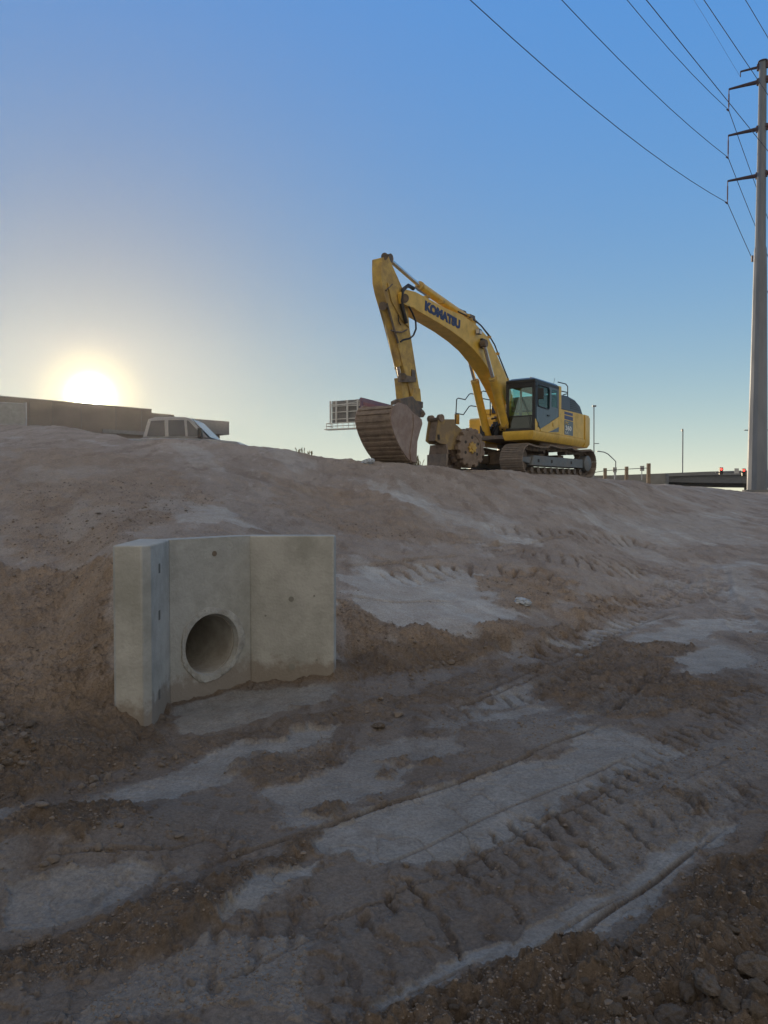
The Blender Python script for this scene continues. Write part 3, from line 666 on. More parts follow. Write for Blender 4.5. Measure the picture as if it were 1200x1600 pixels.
def make_track(b0, b1):
    bc = (b0 + b1) / 2; hb = abs(b1 - b0) / 2; path, sp = belt_path(50)
    sh = MB(); ch = MB()
    for (a, z, ta, tz) in path:
        tv = f2 * ta + UZ * tz; nv = f2 * tz - UZ * ta; c = T(a, bc, z)
        sh.box(c, tv * sp * .485, l2 * hb, nv * .012)
        for o in (-.30, .04, .36): sh.box(c + tv * sp * o + nv * .026, tv * .010, l2 * hb * .985, nv * .016)
        for s_ in (-1, 1):
            ch.box(c - nv * .065 + l2 * s_ * .13, tv * sp * .42, l2 * .025, nv * .05)
        ch.cyl(c - nv * .07 + tv * sp * .5 - l2 * .15, c - nv * .07 + tv * sp * .5 + l2 * .15, .028, n=8)
    tr = sh.build('track_shoes', M['track'], ex, smooth=False); ch.build('track_chain', M['darksteel'], ex)
    fr = MB(); b_ = bc
    fr.prism([T(1.75, b_ + .26, ZG + .30), T(1.6, b_ + .26, ZG + .62), T(-1.75, b_ + .26, ZG + .60), T(-1.75, b_ + .26, ZG + .30)], -l2 * .52)
    fr.prism([T(2.25, b_ + .2, ZG + .42), T(2.25, b_ + .2, ZG + .54), T(1.6, b_ + .2, ZG + .58), T(1.6, b_ + .2, ZG + .34)], -l2 * .4)
    fo = fr.build('track_frame', M['frame'], ex, bevel=.02)
    for a in (-.9, .45, 1.3): MB().box(T(a, b_ + .262, ZG + .46), f2 * .05, l2 * .004, UZ * .05).build('frame_hole', M['slot'], fo)
    for k in range(9): MB().cyl(T(-1.65 + k * .41, b_ - .2, ZG + .17), T(-1.65 + k * .41, b_ + .22, ZG + .17), .095, n=16).build('track_roller', M['darksteel'], ex)
    for a in (-.75, .75): MB().cyl(T(a, b_ - .15, ZG + .79), T(a, b_ + .15, ZG + .79), .075, n=16).build('carrier_roller', M['darksteel'], ex)
    i_ = MB(); i_.cyl(T(2.05, b_ - .1, ZG + .47), T(2.05, b_ + .1, ZG + .47), .37, n=28); i_.cyl(T(2.05, b_ - .16, ZG + .47), T(2.05, b_ + .16, ZG + .47), .14, n=16); i_.build('idler_wheel', M['darksteel'], ex)
    sp_ = MB(); sp_.cyl(T(-2.05, b_ - .08, ZG + .47), T(-2.05, b_ + .08, ZG + .47), .34, n=28)
    for k in range(20): an = 2 * math.pi * k / 20; sp_.box(T(-2.05 + .36 * math.cos(an), b_, ZG + .47 + .36 * math.sin(an)), (f2 * math.cos(an) + UZ * math.sin(an)) * .05, l2 * .04, (f2 * -math.sin(an) + UZ * math.cos(an)) * .025)
    so = sp_.build('drive_sprocket', M['darksteel'], ex)
    MB().tube([T(-2.05, b_ + .05, ZG + .47), T(-2.05, b_ + .30, ZG + .47), T(-2.05, b_ + .33, ZG + .47)], [.27, .27, .22], 28).build('final_drive', M['frame'], so)
make_track(.85, 1.65); make_track(-1.65, -.85)
cb = MB(); cb.prism([T(1.0, 0, ZG + .45), T(.8, 0, ZG + .85), T(-.8, 0, ZG + .85), T(-1.0, 0, ZG + .45)], l2 * .01)
cb = MB(); cb.box(T(0, 0, ZG + .62), f2 * .75, l2 * .75, UZ * .22)
for a in (-.65, .65):
    for b in (-.95, .95): cb.box(T(a, b, ZG + .58), f2 * .2, l2 * .3, UZ * .13)
cb.build('carbody', M['darksteel'], ex, bevel=.02)
MB().cyl(T(0, 0, ZG + .83), T(0, 0, 3.24), .72, n=40).build('swing_bearing', M['black'], ex)
# --- upper frame and house
pf = MB()
sk = lambda s0, s1, t0, t1, z0, z1: pf.prism([E(s0, t0, z0), E(s0, t0, z1), E(s1, t0, z1), E(s1, t0, z0)], rv * (t1 - t0))
def skirt(s0, s1, t0, t1):
    """yellow deck edge with its chin sloping in underneath"""
    pf.add([E(s0, t0, 3.51), E(s1, t0, 3.51), E(s1, t1, 3.51), E(s0, t1, 3.51), E(s0, t0, 3.40), E(s1, t0, 3.40), E(s1, t1, 3.40), E(s0, t1, 3.40),
            E(s0 - .10, t0 + .10, 3.235), E(s1 + .02, t0 + .10, 3.235), E(s1 + .02, t1 - .02, 3.235), E(s0 - .10, t1 - .02, 3.235)],
           [(0, 1, 2, 3), (0, 4, 5, 1), (1, 5, 6, 2), (2, 6, 7, 3), (3, 7, 4, 0), (4, 8, 9, 5), (5, 9, 10, 6), (6, 10, 11, 7), (7, 11, 8, 4), (8, 11, 10, 9)])
skirt(0, -4.7, 0, 1.02); skirt(-.75, -4.7, 1.92, 3.02)
pf.build('deck', M['yellow'], ex, bevel=.012)
MB().prism([E(-.15, 1.02, 3.30), E(-.15, 1.02, 3.42), E(-4.7, 1.02, 3.50), E(-4.7, 1.02, 3.2)], rv * .90).build('centre_frame', M['darksteel'], ex)
hb = MB(); hb.prism([E(-2.34, .03, 3.512), E(-2.34, .03, 4.38), E(-4.70, .03, 4.40), E(-4.70, .03, 3.512)], rv * .12)
hb.prism([E(-2.5, .15, 3.512), E(-2.5, .15, 4.37), E(-4.70, .15, 4.39), E(-4.70, .15, 3.512)], rv * 2.7)
hb.build('side_housing', M['yellow'], ex, bevel=.02)
cw = []
for k in range(13):
    an = math.pi * k / 12; cw.append((-4.715 - .98 * (abs(math.sin(an)) ** .42), 1.51 - 1.51 * (1 if math.cos(an) > 0 else -1) * abs(math.cos(an)) ** .42))
cwm = MB()
lv = []
for z, ins in ((3.24, .10), (3.36, 0), (4.30, 0), (4.40, .05)):
    for (s_, t_) in cw: lv.append(E(s_ + ins * (1 if s_ < -4.8 else 0), t_ + (1.51 - t_) * ins * .4, z))
nf = len(cw); fs = []
for q in range(3):
    for k in range(nf): fs.append((q * nf + k, q * nf + (k + 1) % nf, (q + 1) * nf + (k + 1) % nf, (q + 1) * nf + k))
fs += [tuple(range(nf)), tuple(3 * nf + k for k in range(nf))]
cwm.add(lv, fs).build('counterweight', M['yellow'], ex, ang=40)
hd = MB()
prof = [(-2.45, 4.385), (-2.45, 4.86), (-3.2, 4.90), (-3.9, 4.84), (-4.45, 4.68), (-4.75, 4.405)]
lv = [E(s_, .10, z) for s_, z in prof] + [E(s_ * .985, .32, z + (.03 if z > 4.5 else 0)) for s_, z in prof] + [E(s_, 2.6, z + (.03 if z > 4.5 else 0)) for s_, z in prof]; nf = 6
fs = [tuple(range(5, -1, -1)), tuple(12 + k for k in range(6))] + [(q * nf + k, q * nf + (k + 1) % nf, (q + 1) * nf + (k + 1) % nf, (q + 1) * nf + k) for q in range(2) for k in range(6)]
ho = hd.add(lv, fs).build('engine_hood', M['hood'], ex, bevel=.03)
for k in range(5): MB().prism([E(-3.45 - .02, .092, 4.50 + k * .065), E(-3.45, .092, 4.53 + k * .065), E(-4.35 + k * .1, .092, 4.53 + k * .065), E(-4.35 + k * .1, .092, 4.50 + k * .065)], rv * .02).build('vent_slat', M['black'], ho)
MB().cyl(E(-3.9, 1.2, 4.86), E(-3.9, 1.2, 5.12), .06).build('exhaust_pipe', M['black'], ex)
# right-hand tool box and tank
tb = MB(); tb.prism([E(-1.5, 1.98, 3.512), E(-1.5, 1.98, 4.10), E(-1.6, 1.98, 4.16), E(-2.48, 1.98, 4.16), E(-2.48, 1.98, 3.512)], rv * 1.0)
tb.build('tool_box', M['yellow'], ex, bevel=.02)
tb = MB(); tb.prism([E(-2.49, 1.98, 4.376), E(-2.49, 1.98, 4.56), E(-3.6, 1.98, 4.56), E(-3.6, 1.98, 4.405)], rv * .98); tb.build('fuel_tank', M['yellow'], ex, bevel=.02)
MB().cyl(E(-2.2, 2.3, 4.15), E(-2.2, 2.3, 4.26), .07, n=14).build('filler_cap', M['darksteel'], ex)
sc_ = MB()
for k in range(7):
    a = E(-1.5 - .2 * k, 1.96, 3.55 + random.random() * .5); b = E(-.3 - .3 * random.random(), 1.12 + random.random() * .5, 3.5 + random.random() * .5)
    sc_.tube([a, a.lerp(b, .3) + UZ * .25, a.lerp(b, .7) + UZ * .2, b], .03, 8)
sc_.box(E(-1.6, 1.85, 3.75), fv * .35, rv * .1, UZ * .22); sc_.box(E(-.6, 1.85, 3.6), fv * .35, rv * .08, UZ * .16)
sc_.build('hydraulic_hoses', M['hose'], ex)
# handrails
def rail(pts, t, r=.018, parent=ex, m='black'): MB().tube([EP(a, b, t) for a, b in pts], r, 8).build('handrail', M[m], parent)
rail([(711, 668), (712, 655), (713.5, 624), (716, 622), (727, 624.5), (733, 616), (736, 615), (748, 617.5)], 2.95)
rail([(711.5, 645.5), (724, 648), (733, 635), (736, 634), (750, 636)], 2.95)
rail([(752.5, 630), (752.5, 612), (755, 611), (765, 613)], 2.3); rail([(752.5, 622.5), (766, 625)], 2.3); rail([(766, 650), (766, 613)], 2.3)
rail([(872, 597), (884, 600), (887, 604), (887, 622)], .12); rail([(874, 610.5), (886, 613)], .12); rail([(878, 622), (880, 617), (887, 615)], .15)
MB().box(EP(714, 655, 2.97), rv * .03 + fv * .10, rv * .02, UZ * .17).build('side_mirror', M['yellow_worn'], ex, bevel=.02)
# --- cab
cab = MB()
def cbx(s0, s1, t0, t1, z0, z1, m=cab): m.prism([E(s0, t0, z0), E(s0, t0, z1), E(s1, t0, z1), E(s1, t0, z0)], rv * (t1 - t0))
ZT = 5.13; cf = -.12; cr = -2.30
pil = .085
for (s0, s1, t0, t1) in ((cf, cf - .09, .0, .10), (cf, cf - .09, .88, .97), (cr + .12, cr, .87, .97), (cr + .12, cr, 0, .1)):
    cbx(s0, s1, t0, t1, 3.512, 4.98)
cbx(cf, cr, .0, .97, 4.98, 5.085)                                  # roof ring
cbx(cf, cf - .06, .10, .88, 4.84, 4.98); cbx(cf, cf - .06, .10, .88, 3.512, 3.60); cbx(cf, cf - .05, .10, .88, 3.955, 3.99)
cbx(cf - .09, cr + .12, .90, .96, 3.512, 3.95); cbx(cf - .09, cr + .12, .90, .96, 4.90, 4.98); cbx(-1.15, -1.23, .90, .96, 3.95, 4.9)
cbx(cr + .08, cr, .1, .87, 3.512, 4.25); cbx(cr + .08, cr, .1, .87, 4.9, 4.98)
co = cab.build('cab_frame', M['black'], ex, bevel=.015)
rf = MB(); lv = [E(cf - .03, .03, 5.087), E(cr + .02, .03, 5.087), E(cr + .02, .94, 5.087), E(cf - .03, .94, 5.087), E(cf - .14, .12, 5.15), E(cr + .12, .12, 5.17), E(cr + .12, .85, 5.17), E(cf - .14, .85, 5.15)]
rf.add(lv, [(0, 3, 2, 1), (4, 5, 6, 7), (0, 1, 5, 4), (1, 2, 6, 5), (2, 3, 7, 6), (3, 0, 4, 7)]).build('cab_roof', M['cabblue'], ex, bevel=.02)
def panel(name, pts, m, t=0.0, th=.04, parent=ex, bev=.006): return MB().prism([E(-a, t, z) for a, z in pts], rv * th).build(name, M[m], parent, bevel=bev)
# left side: door skin round its window, rear quarter, window frames
dr = MB()
for pts in ([(.215, 4.28), (.30, 4.28), (.30, 4.98), (.215, 4.98)], [(.215, 4.28), (1.34, 4.24), (1.34, 3.84), (.52, 3.585), (.215, 3.86)], [(1.24, 4.244), (1.34, 4.24), (1.34, 4.98), (1.24, 4.98)]):
    dr.prism([E(-a, -.012, z) for a, z in pts], rv * .05)
dro = dr.build('door', M['cabblue'], ex)
MB().prism([E(-.215, -.012, 4.93), E(-.3, -.014, 4.93), E(-1.24, -.014, 4.93), E(-1.24, -.014, 4.98), E(-.3, -.014, 4.98)], rv * .05).build('window_trim', M['black'], dro)
MB().tube([E(-.31, -.02, 4.92), E(-.31, -.02, 4.3), E(-.36, -.02, 4.27), E(-1.18, -.02, 4.25), E(-1.23, -.02, 4.3), E(-1.23, -.02, 4.86), E(-1.17, -.02, 4.93), E(-.37, -.02, 4.93)], .018, 6, closed=True).build('window_seal', M['black'], dro)
MB().box(E(-1.15, -.03, 4.05), fv * .08, rv * .012, UZ * .02).build('door_handle', M['black'], dro)
q_ = MB()
for pts in ([(1.35, 4.0), (1.35, 4.36), (2.11, 4.36), (2.11, 4.10), (1.35, 3.86)], [(1.35, 4.36), (1.46, 4.36), (1.46, 4.98), (1.35, 4.98)], [(1.97, 4.36), (2.11, 4.36), (2.11, 4.98), (1.97, 4.98)], [(1.46, 4.92), (1.97, 4.92), (1.97, 4.98), (1.46, 4.98)]):
    q_.prism([E(-a, 0, z) for a, z in pts], rv * .04)
q_.build('rear_quarter_panel', M['cabblue'], ex)
panel('lower_side_panel', [(.13, 3.513), (.13, 3.87), (.20, 3.86), (.50, 3.575), (.50, 3.513)], 'yellow', -.004)
panel('lower_side_panel', [(.56, 3.513), (.56, 3.59), (1.35, 3.84), (2.11, 4.09), (2.11, 3.513)], 'yellow', -.004)
panel('rear_pillar_cover', [(2.112, 3.513), (2.112, 5.10), (2.31, 5.10), (2.31, 3.513)], 'yellow', -.01, .09)
panel('step_panel', [(1.15, 3.52), (2.1, 3.60), (2.1, 3.76), (1.5, 3.60)], 'cabblue', -.010, .02)
MB().box(E(-.36, -.008, 3.70), fv * .035, rv * .008, UZ * .075).build('grab_recess', M['black'], ex)
MB().box(E(-1.6, -.010, 3.80), fv * .05, rv * .008, UZ * .06).build('latch', M['yellow_worn'], ex)
def pane(name, a, b, c, d, m='glass'): MB().prism([a, b, c, d], (b - a).cross(d - a).normalized() * .006).build(name, M[m], ex, smooth=False)
pane('windscreen', E(cf - .03, .10, 3.99), E(cf - .03, .88, 3.99), E(cf - .03, .88, 4.84), E(cf - .03, .10, 4.84))
pane('lower_windscreen', E(cf - .03, .10, 3.60), E(cf - .03, .88, 3.60), E(cf - .03, .88, 3.955), E(cf - .03, .10, 3.955), 'glass_low')
pane('door_window', E(-.30, .01, 4.27), E(-1.24, .01, 4.25), E(-1.24, .01, 4.94), E(-.30, .01, 4.94))
pane('quarter_window', E(-1.46, .01, 4.36), E(-1.97, .01, 4.36), E(-1.97, .01, 4.92), E(-1.46, .01, 4.92))
pane('right_window', E(-.21, .93, 3.95), E(-2.18, .93, 3.95), E(-2.18, .93, 4.90), E(-.21, .93, 4.90))
pane('rear_window', E(cr + .04, .1, 4.25), E(cr + .04, .87, 4.25), E(cr + .04, .87, 4.9), E(cr + .04, .1, 4.9))
st = MB(); st.box(E(-1.35, .5, 3.85), fv * .27, rv * .25, UZ * .08); st.prism([E(-1.6, .26, 3.9), E(-1.75, .26, 4.5), E(-1.85, .26, 4.5), E(-1.74, .26, 3.86)], rv * .46); st.box(E(-1.8, .49, 4.60), fv * .04, rv * .12, UZ * .09)
st.box(E(-1.3, .5, 3.65), fv * .22, rv * .2, UZ * .13); st.build('operator_seat', M['black'], ex, bevel=.03)
cn = MB(); cn.box(E(-.95, .82, 3.95), fv * .3, rv * .06, UZ * .12); cn.box(E(-.95, .18, 3.92), fv * .25, rv * .05, UZ * .1); cn.cyl(E(-.8, .8, 4.05), E(-.75, .78, 4.28), .022); cn.cyl(E(-.75, .2, 4.0), E(-.7, .22, 4.25), .022)
cn.box(E(-.42, .80, 4.22), fv * .02, rv * .1, UZ * .08); cn.build('control_console', M['black'], ex, bevel=.01)
mm = MB(); mm.box(E(-.14, -.17, 4.62), fv * .03, rv * .10, UZ * .17); mo = mm.build('side_mirror', M['black'], ex, bevel=.02)
MB().tube([E(-.13, .02, 4.85), E(-.12, -.14, 4.85), E(-.13, -.15, 4.7)], .012, 6).build('mirror_arm', M['black'], mo)
MB().tube([E(cf + .02, .14, 3.6), E(cf + .03, .2, 4.0), E(cf + .02, .45, 4.55)], .008, 6).build('wiper', M['black'], ex)
MB().cyl(E(-.5, .3, 5.15), E(-.5, .3, 5.2), .035, n=12).build('roof_cap', M['yellow_worn'], ex)
MB().tube([E(-1.9, .1, 5.16), E(-1.95, .08, 5.35)], .006, 5).build('aerial', M['black'], ex)
# decals on the rear door
def lettering(txt, size, origin_, xv, yv, m, parent, name='lettering', depth=.004, bold=0.0, width=None):
    cu = bpy.data.curves.new(name, 'FONT'); cu.body = txt; cu.size = size; cu.extrude = depth; cu.offset = bold; cu.resolution_u = 3
    tmp = bpy.data.objects.new(name, cu); C.objects.link(tmp); bpy.context.view_layer.update()
    me_ = bpy.data.meshes.new_from_object(tmp.evaluated_get(bpy.context.evaluated_depsgraph_get())); bpy.data.objects.remove(tmp)
    if not len(me_.vertices): return None
    co = np.empty(len(me_.vertices) * 3, np.float32); me_.vertices.foreach_get('co', co); co = co.reshape(-1, 3)
    lo = co.min(0); hi = co.max(0); co -= [lo[0], lo[1], 0]; sx_ = (width / (hi[0] - lo[0])) if width else 1; sy_ = size / (hi[1] - lo[1]) if width else 1
    xv = Vector(xv).normalized(); yv = Vector(yv).normalized(); zv = xv.cross(yv); o0 = origin(parent); O = Vector(origin_) - o0
    out = np.array([list(O + xv * float(a * sx_) + yv * float(b * sy_) + zv * float(c)) for a, b, c in co], np.float32); me_.vertices.foreach_set('co', out.ravel()); me_.update()
    me_.materials.clear(); me_.materials.append(M[m]); o = bpy.data.objects.new(name, me_); C.objects.link(o); o.parent = parent; return o
dcl = MB()
dcl.prism([E(-2.70, .026, 4.24), E(-2.70, .026, 4.33), E(-3.50, .026, 4.33), E(-3.50, .026, 4.24)], rv * .006)
dcl.prism([E(-2.70, .026, 4.08), E(-2.70, .026, 4.21), E(-3.52, .026, 4.20), E(-3.52, .026, 4.07)], rv * .006)
dcl.build('stripe_decal', M['decal'], ex, smooth=False)
dp = MB().prism([E(-2.70, .025, 3.56), E(-2.70, .025, 4.05), E(-3.53, .025, 4.04), E(-3.53, .025, 3.56)], rv * .007).build('model_plate', M['cabblue'], ex, smooth=False)
lettering('PC', .11, E(-2.80, .021, 3.90), -fv, UZ, 'yellow', dp, width=.32)
lettering('360', .16, E(-2.80, .021, 3.71), -fv, UZ, 'white', dp, bold=.004, width=.55)
lettering('LC', .08, E(-2.80, .021, 3.595), -fv, UZ, 'white', dp, width=.30)
# --- boom
BT = 1.12; BW = .50
top = [(630, 458), (640, 455), (649.5, 456), (668.5, 466), (695, 481), (722, 492), (743, 506), (763.5, 528), (776, 553.5), (789, 582), (797, 604), (806, 640), (813, 668)]
bot = [(629, 470), (640, 476), (650, 484), (664, 492), (682, 502.5), (703, 515.5), (724, 531), (740, 545.5), (754, 563), (767, 582), (779, 604), (796, 642), (803, 672)]
bt = [EP(a, b, BT) for a, b in top]; bb = [EP(a, b, BT) for a, b in bot]
boom = MB().strip(bt, bb, rv * BW).build('boom', M['yellow'], ex, ang=24, bevel=.012)
def onboom(px, py, off=-.02): return EP(px, py, BT) + rv * off
k0 = onboom(663.5, 485, -.004); k1 = onboom(720, 516, -.006); dK = (k1 - k0); tl = (onboom(662.5, 474, -.004) - k0)
xK = dK.normalized(); zK = xK.cross(UZ).cross(xK).normalized()
lettering('KOMATSU', .27, k0, xK, zK, 'navy', boom, bold=.020, width=dK.length * .97)
def btube(name, pts, t, r, m, parent=boom, n=8): return MB().tube([EP(a, b, t) for a, b in pts], r, n).build(name, M[m], parent)
btube('hydraulic_pipe', [(716, 487), (735, 496), (751, 508), (763.5, 523), (773, 539), (779, 555), (793.5, 591), (799, 604)], BT + .05, .022, 'black')
btube('hydraulic_pipe', [(706, 479), (720, 484), (740, 498), (752, 509), (764, 525)], BT + .3, .022, 'black')
btube('hydraulic_pipe', [(648, 449), (656, 455), (668, 463)], BT + .12, .02, 'galv')
for px, py in ((776, 552), (791, 592), (763, 526), (690, 471), (667, 463), (730, 492), (734, 498)):
    q = EP(px, py, BT + .06); MB().box(q - UZ * .02, rv * .08, fv * .04, UZ * .035).build('pipe_clamp', M['yellow_worn'], boom)
vb = MB(); vb.box(EP(733, 496, BT + .25), fv * .16, rv * .12, UZ * .06); vb.box(EP(722, 490, BT + .3), fv * .08, rv * .1, UZ * .07); vb.build('valve_block', M['darksteel'], boom, bevel=.01)
wl_ = MB(); q = onboom(744, 519, -.09); wl_.box(q, fv * .085, rv * .06, UZ * .075); wo_ = wl_.build('work_light', M['black'], boom, bevel=.02)
MB().box(q + fv * .087 - rv * .0, fv * .004, rv * .05, UZ * .06).build('lamp_glass', M['lens'], wo_); MB().box(q - UZ * .02 - rv * .062, fv * .07, rv * .003, UZ * .05).build('lamp_glass', M['lens'], wo_)
# boom cylinders, one each side
def cylinder(p0, p1, p2, t, rb, rr_, name='boom_cylinder', off=0):
    a, b, c = (EP(*p, t) for p in (p0, p1, p2))
    o = MB().tube([b, b.lerp(c, .02), c], [rb * 1.12, rb, rb], 20).build(name, M['yellow'], ex)
    MB().cyl(b, b + (a - b).normalized() * .08, rb * 1.05, rb * 1.05).build('gland', M['yellow_worn'], o)
    MB().cyl(a, b, rr_).build('piston_rod', M['chrome'], o)
    MB().cyl(a - rv * .09, a + rv * .09, rr_ * 1.9).build('rod_eye', M['darksteel'], o); MB().cyl(c - rv * .1, c + rv * .1, rb * .9).build('end_eye', M['yellow_worn'], o)
    return o
cylinder((756, 537), (771, 594), (789, 664), BT - .14, .125, .055)
c_r = cylinder((731, 555), (742.5, 598), (762, 683), BT + BW + .14, .125, .055)
pb = MB(); q = EP(755, 537, BT - .03); pb.box(q, fv * .14, rv * .05, UZ * .14); pb.build('cylinder_bracket', M['black'], boom, bevel=.02)
# arm cylinder along the top of the boom
cylinder((606.5, 404), (657, 448), (737, 503), BT + BW / 2, .115, .055, 'arm_cylinder')
# --- arm
AT = 1.26; AWD = .27
al_ = [(595.5, 403), (595.2, 420), (596, 441), (600, 460), (606, 480), (613, 505), (622, 540), (631, 575), (639, 605), (646, 630)]
ar_ = [(607, 400), (613, 414), (622, 434), (630, 452), (636, 480), (640, 512), (645, 543), (650, 575), (655, 605), (657.5, 630)]
arm = MB().strip([EP(a, b, AT) for a, b in al_], [EP(a, b, AT) for a, b in ar_], rv * AWD).build('arm', M['yellow_worn'], ex, ang=24, bevel=.012)
# side cheeks of the arm top and the pivot with the boom
MB().cyl(EP(601, 400.5, AT - .02), EP(601, 400.5, AT + AWD + .02), .085).build('arm_top_pin', M['darksteel'], arm)
MB().prism([EP(a, b, AT - .035) for a, b in ((606, 442), (632, 452), (637, 475), (640, 512), (628, 500), (612, 470))], rv * .034).build('doubler_plate', M['yellow_worn'], arm, bevel=.008)
MB().cyl(EP(632, 466, BT - .05), EP(632, 466, BT + BW + .05), .11).build('boom_arm_pin', M['darksteel'], boom)
for t in (BT - .002, BT + BW - .10): MB().prism([EP(a, b, t) for a, b in ((626, 458), (634, 452), (650, 456), (652, 482), (640, 479), (628, 474))], rv * .10).build('boom_fork', M['yellow'], boom, bevel=.01)
MB().box(EP(641, 471, AT - .04), rv * .02, fv * .12, UZ * .03).build('stop_block', M['darksteel'], arm)
# black hoses round the joint
MB().tube([EP(*p, AT - .10) for p in ((646, 451), (638, 446), (630, 452), (626.5, 466), (629, 482), (633, 497), (635, 505))], .05, 8).build('hose_bundle', M['hose'], arm)
MB().tube([EP(*p, AT - .15) for p in ((644, 449), (636, 448), (629, 456), (628, 470), (631, 486))], .03, 8).build('hose_bundle', M['hose'], arm)
MB().tube([EP(*p, AT - .12) for p in ((637, 476), (644, 488), (649.5, 502), (650, 514), (646, 524), (640, 529), (630, 531), (626, 534))], .024, 8).build('hose', M['hose'], arm)
MB().tube([EP(*p, AT - .05) for p in ((611, 516), (618, 518.5), (628, 519), (636, 515))], .02, 8).build('hose', M['darksteel'], arm)
MB().tube([EP(*p, AT - .02) for p in ((604, 474), (609, 490), (615, 512), (622, 536))], .03, 8).build('hydraulic_pipe', M['darksteel'], arm)
MB().tube([EP(*p, AT - .03) for p in ((603, 454), (608, 449), (613, 444))], .018, 8).build('hydraulic_pipe', M['darksteel'], arm)
MB().tube([EP(*p, AT - .04) for p in ((622, 492), (623, 502), (626, 508))], .014, 6).build('hose', M['hose'], arm)
MB().box(EP(646, 584, AT - .02), fv * .09, rv * .01, UZ * .10).build('worn_patch', M['darksteel'], arm)
# bucket cylinder on the front of the arm
cmt = AT + AWD / 2
def tubep(name, pts, t, r, m, parent): return MB().tube([EP(a, b, t) for a, b in pts], r, 16).build(name, M[m], parent)
bc_ = tubep('bucket_cylinder', [(601, 482), (607, 505), (622, 572)], cmt, [.09, .10, .10], 'yellow_worn', ex)
MB().cyl(EP(598, 478, cmt - .14), EP(598, 478, cmt + .14), .10).build('end_eye', M['darksteel'], bc_)
tubep('piston_rod', [(622, 572), (625, 588)], cmt, .05, 'chrome', bc_)
tubep('cylinder_pipe', [(602, 498), (606, 515), (613, 545), (621, 577)], cmt + .24, .022, 'galv', bc_)
for p in ((607, 519), (620, 575)): MB().box(EP(*p, cmt + .22), fv * .05, rv * .04, UZ * .04).build('pipe_clamp', M['yellow_worn'], bc_)
# linkage
lk = MB(); lk.cyl(EP(630, 588, cmt - .26), EP(630, 588, cmt + .26), .085)
for t in (cmt - .22, cmt + .18): lk.prism([EP(a, b, t) for a, b in ((624, 583), (651, 590), (650, 597), (624, 597))], rv * .045)
lk.build('idler_link', M['darksteel'], ex, bevel=.008)
lk = MB(); lk.prism([EP(a, b, cmt - .1) for a, b in ((626, 590), (636, 592), (641, 630), (630, 630))], rv * .2); lk.build('bucket_link', M['yellow_worn'], ex, bevel=.01)
# --- bucket
KT = .93; KW = 1.0
out_ = [(614, 634), (610.5, 641), (609, 650), (609.5, 658), (611, 666), (614.5, 677), (618, 686), (622, 695), (627, 704), (633, 713), (640, 721), (648, 724)]
ctr = Vector((640, 672))
inn = [(a + (ctr.x - a) * .06, b + (ctr.y - b) * .05) for a, b in out_]
bk = MB().strip([EP(a, b, KT) for a, b in out_], [EP(a, b, KT) for a, b in inn], rv * KW).build('bucket_shell', M['muddy'], ex, ang=24)
side = [(614, 634), (622, 629), (634, 633), (644, 645), (656, 654), (657.5, 662), (653.5, 675), (649.5, 690), (648.5, 710), (648, 724)]
for t, nm in ((KT - .03, 'bucket_side'), (KT + KW, 'bucket_side')):
    pts = [EP(a, b, KT) + rv * (t - KT) for a, b in out_[::-1] + side[1:]]
    c_ = EP(632, 676, KT) + rv * (t - KT); nv_ = len(pts); vs = pts + [c_] + [p + rv * .03 for p in pts] + [c_ + rv * .03]; fs = []
    for k in range(nv_): j = (k + 1) % nv_; fs += [(k, j, nv_), (nv_ + 1 + k, 2 * nv_ + 1, nv_ + 1 + j), (k, nv_ + 1 + k, nv_ + 1 + j, j)]
    MB().add(vs, fs).build(nm, M['bucketside'], ex, smooth=False)
for t in (KT - .055, KT + KW + .03): MB().prism([EP(a, b, KT) + rv * (t - KT) for a, b in ((643, 647), (656, 655), (657.5, 662), (653.5, 675), (649.5, 690), (648.5, 710), (648, 723), (640, 721), (638, 705), (641, 685), (644, 665))], rv * .025).build('side_cutter', M['bucketside'], ex, bevel=.006)
rb_ = MB(); cv = [EP(a, b, KT) for a, b in out_]
Ls = [0]
for a, b in zip(cv, cv[1:]): Ls.append(Ls[-1] + (b - a).length)
random.seed(5)
for k in range(13):
    d = Ls[-1] * (k + .35) / 12.6; i = max(j for j in range(len(Ls)) if Ls[j] <= d); i = min(i, len(cv) - 2); p = cv[i].lerp(cv[i + 1], (d - Ls[i]) / (Ls[i + 1] - Ls[i])); tv = (cv[i + 1] - cv[i]).normalized(); nv = rv.cross(tv).normalized()
    if nv.dot(p - EP(640, 672, KT)) < 0: nv = -nv
    w = .028 if k % 2 else .045
    for q in range(4):
        t0 = KW * q / 4; rb_.box(p + rv * (t0 + KW / 8) + nv * (.012 + random.uniform(-.004, .006)), tv * (w + random.uniform(-.004, .006)), rv * (KW / 8 + .002), nv * .022)
rb_.build('wear_ribs', M['muddy'], bk, bevel=.008)
for k in range(5):
    t = KT + .06 + k * .22; MB().prism([EP(a, b, KT) + rv * (t - KT) for a, b in ((645, 717), (650, 717), (653, 730), (651, 737), (648, 730), (643, 723))], rv * .10).build('bucket_tooth', M['darksteel'], ex, bevel=.01)
for t in (1.02, 1.58): MB().prism([EP(a, b, t) for a, b in ((614, 627), (621, 623.5), (632, 622), (645, 619), (652, 628), (657.5, 637), (663, 642), (665.5, 647), (662, 652), (655.5, 652.5), (644, 645.5), (634, 637), (624, 630), (614, 633))], rv * .07).build('bucket_ear', M['darksteel'], ex, bevel=.012)
cpl = MB(); cpl.cyl(EP(659, 647, 1.0), EP(659, 647, 1.68), .075); cpl.cyl(EP(622, 627.5, 1.0), EP(622, 627.5, 1.68), .07); cpl.box(EP(640, 632, 1.33), fv * .28, rv * .24, UZ * .08); cpl.build('quick_coupler', M['darksteel'], ex, bevel=.01)
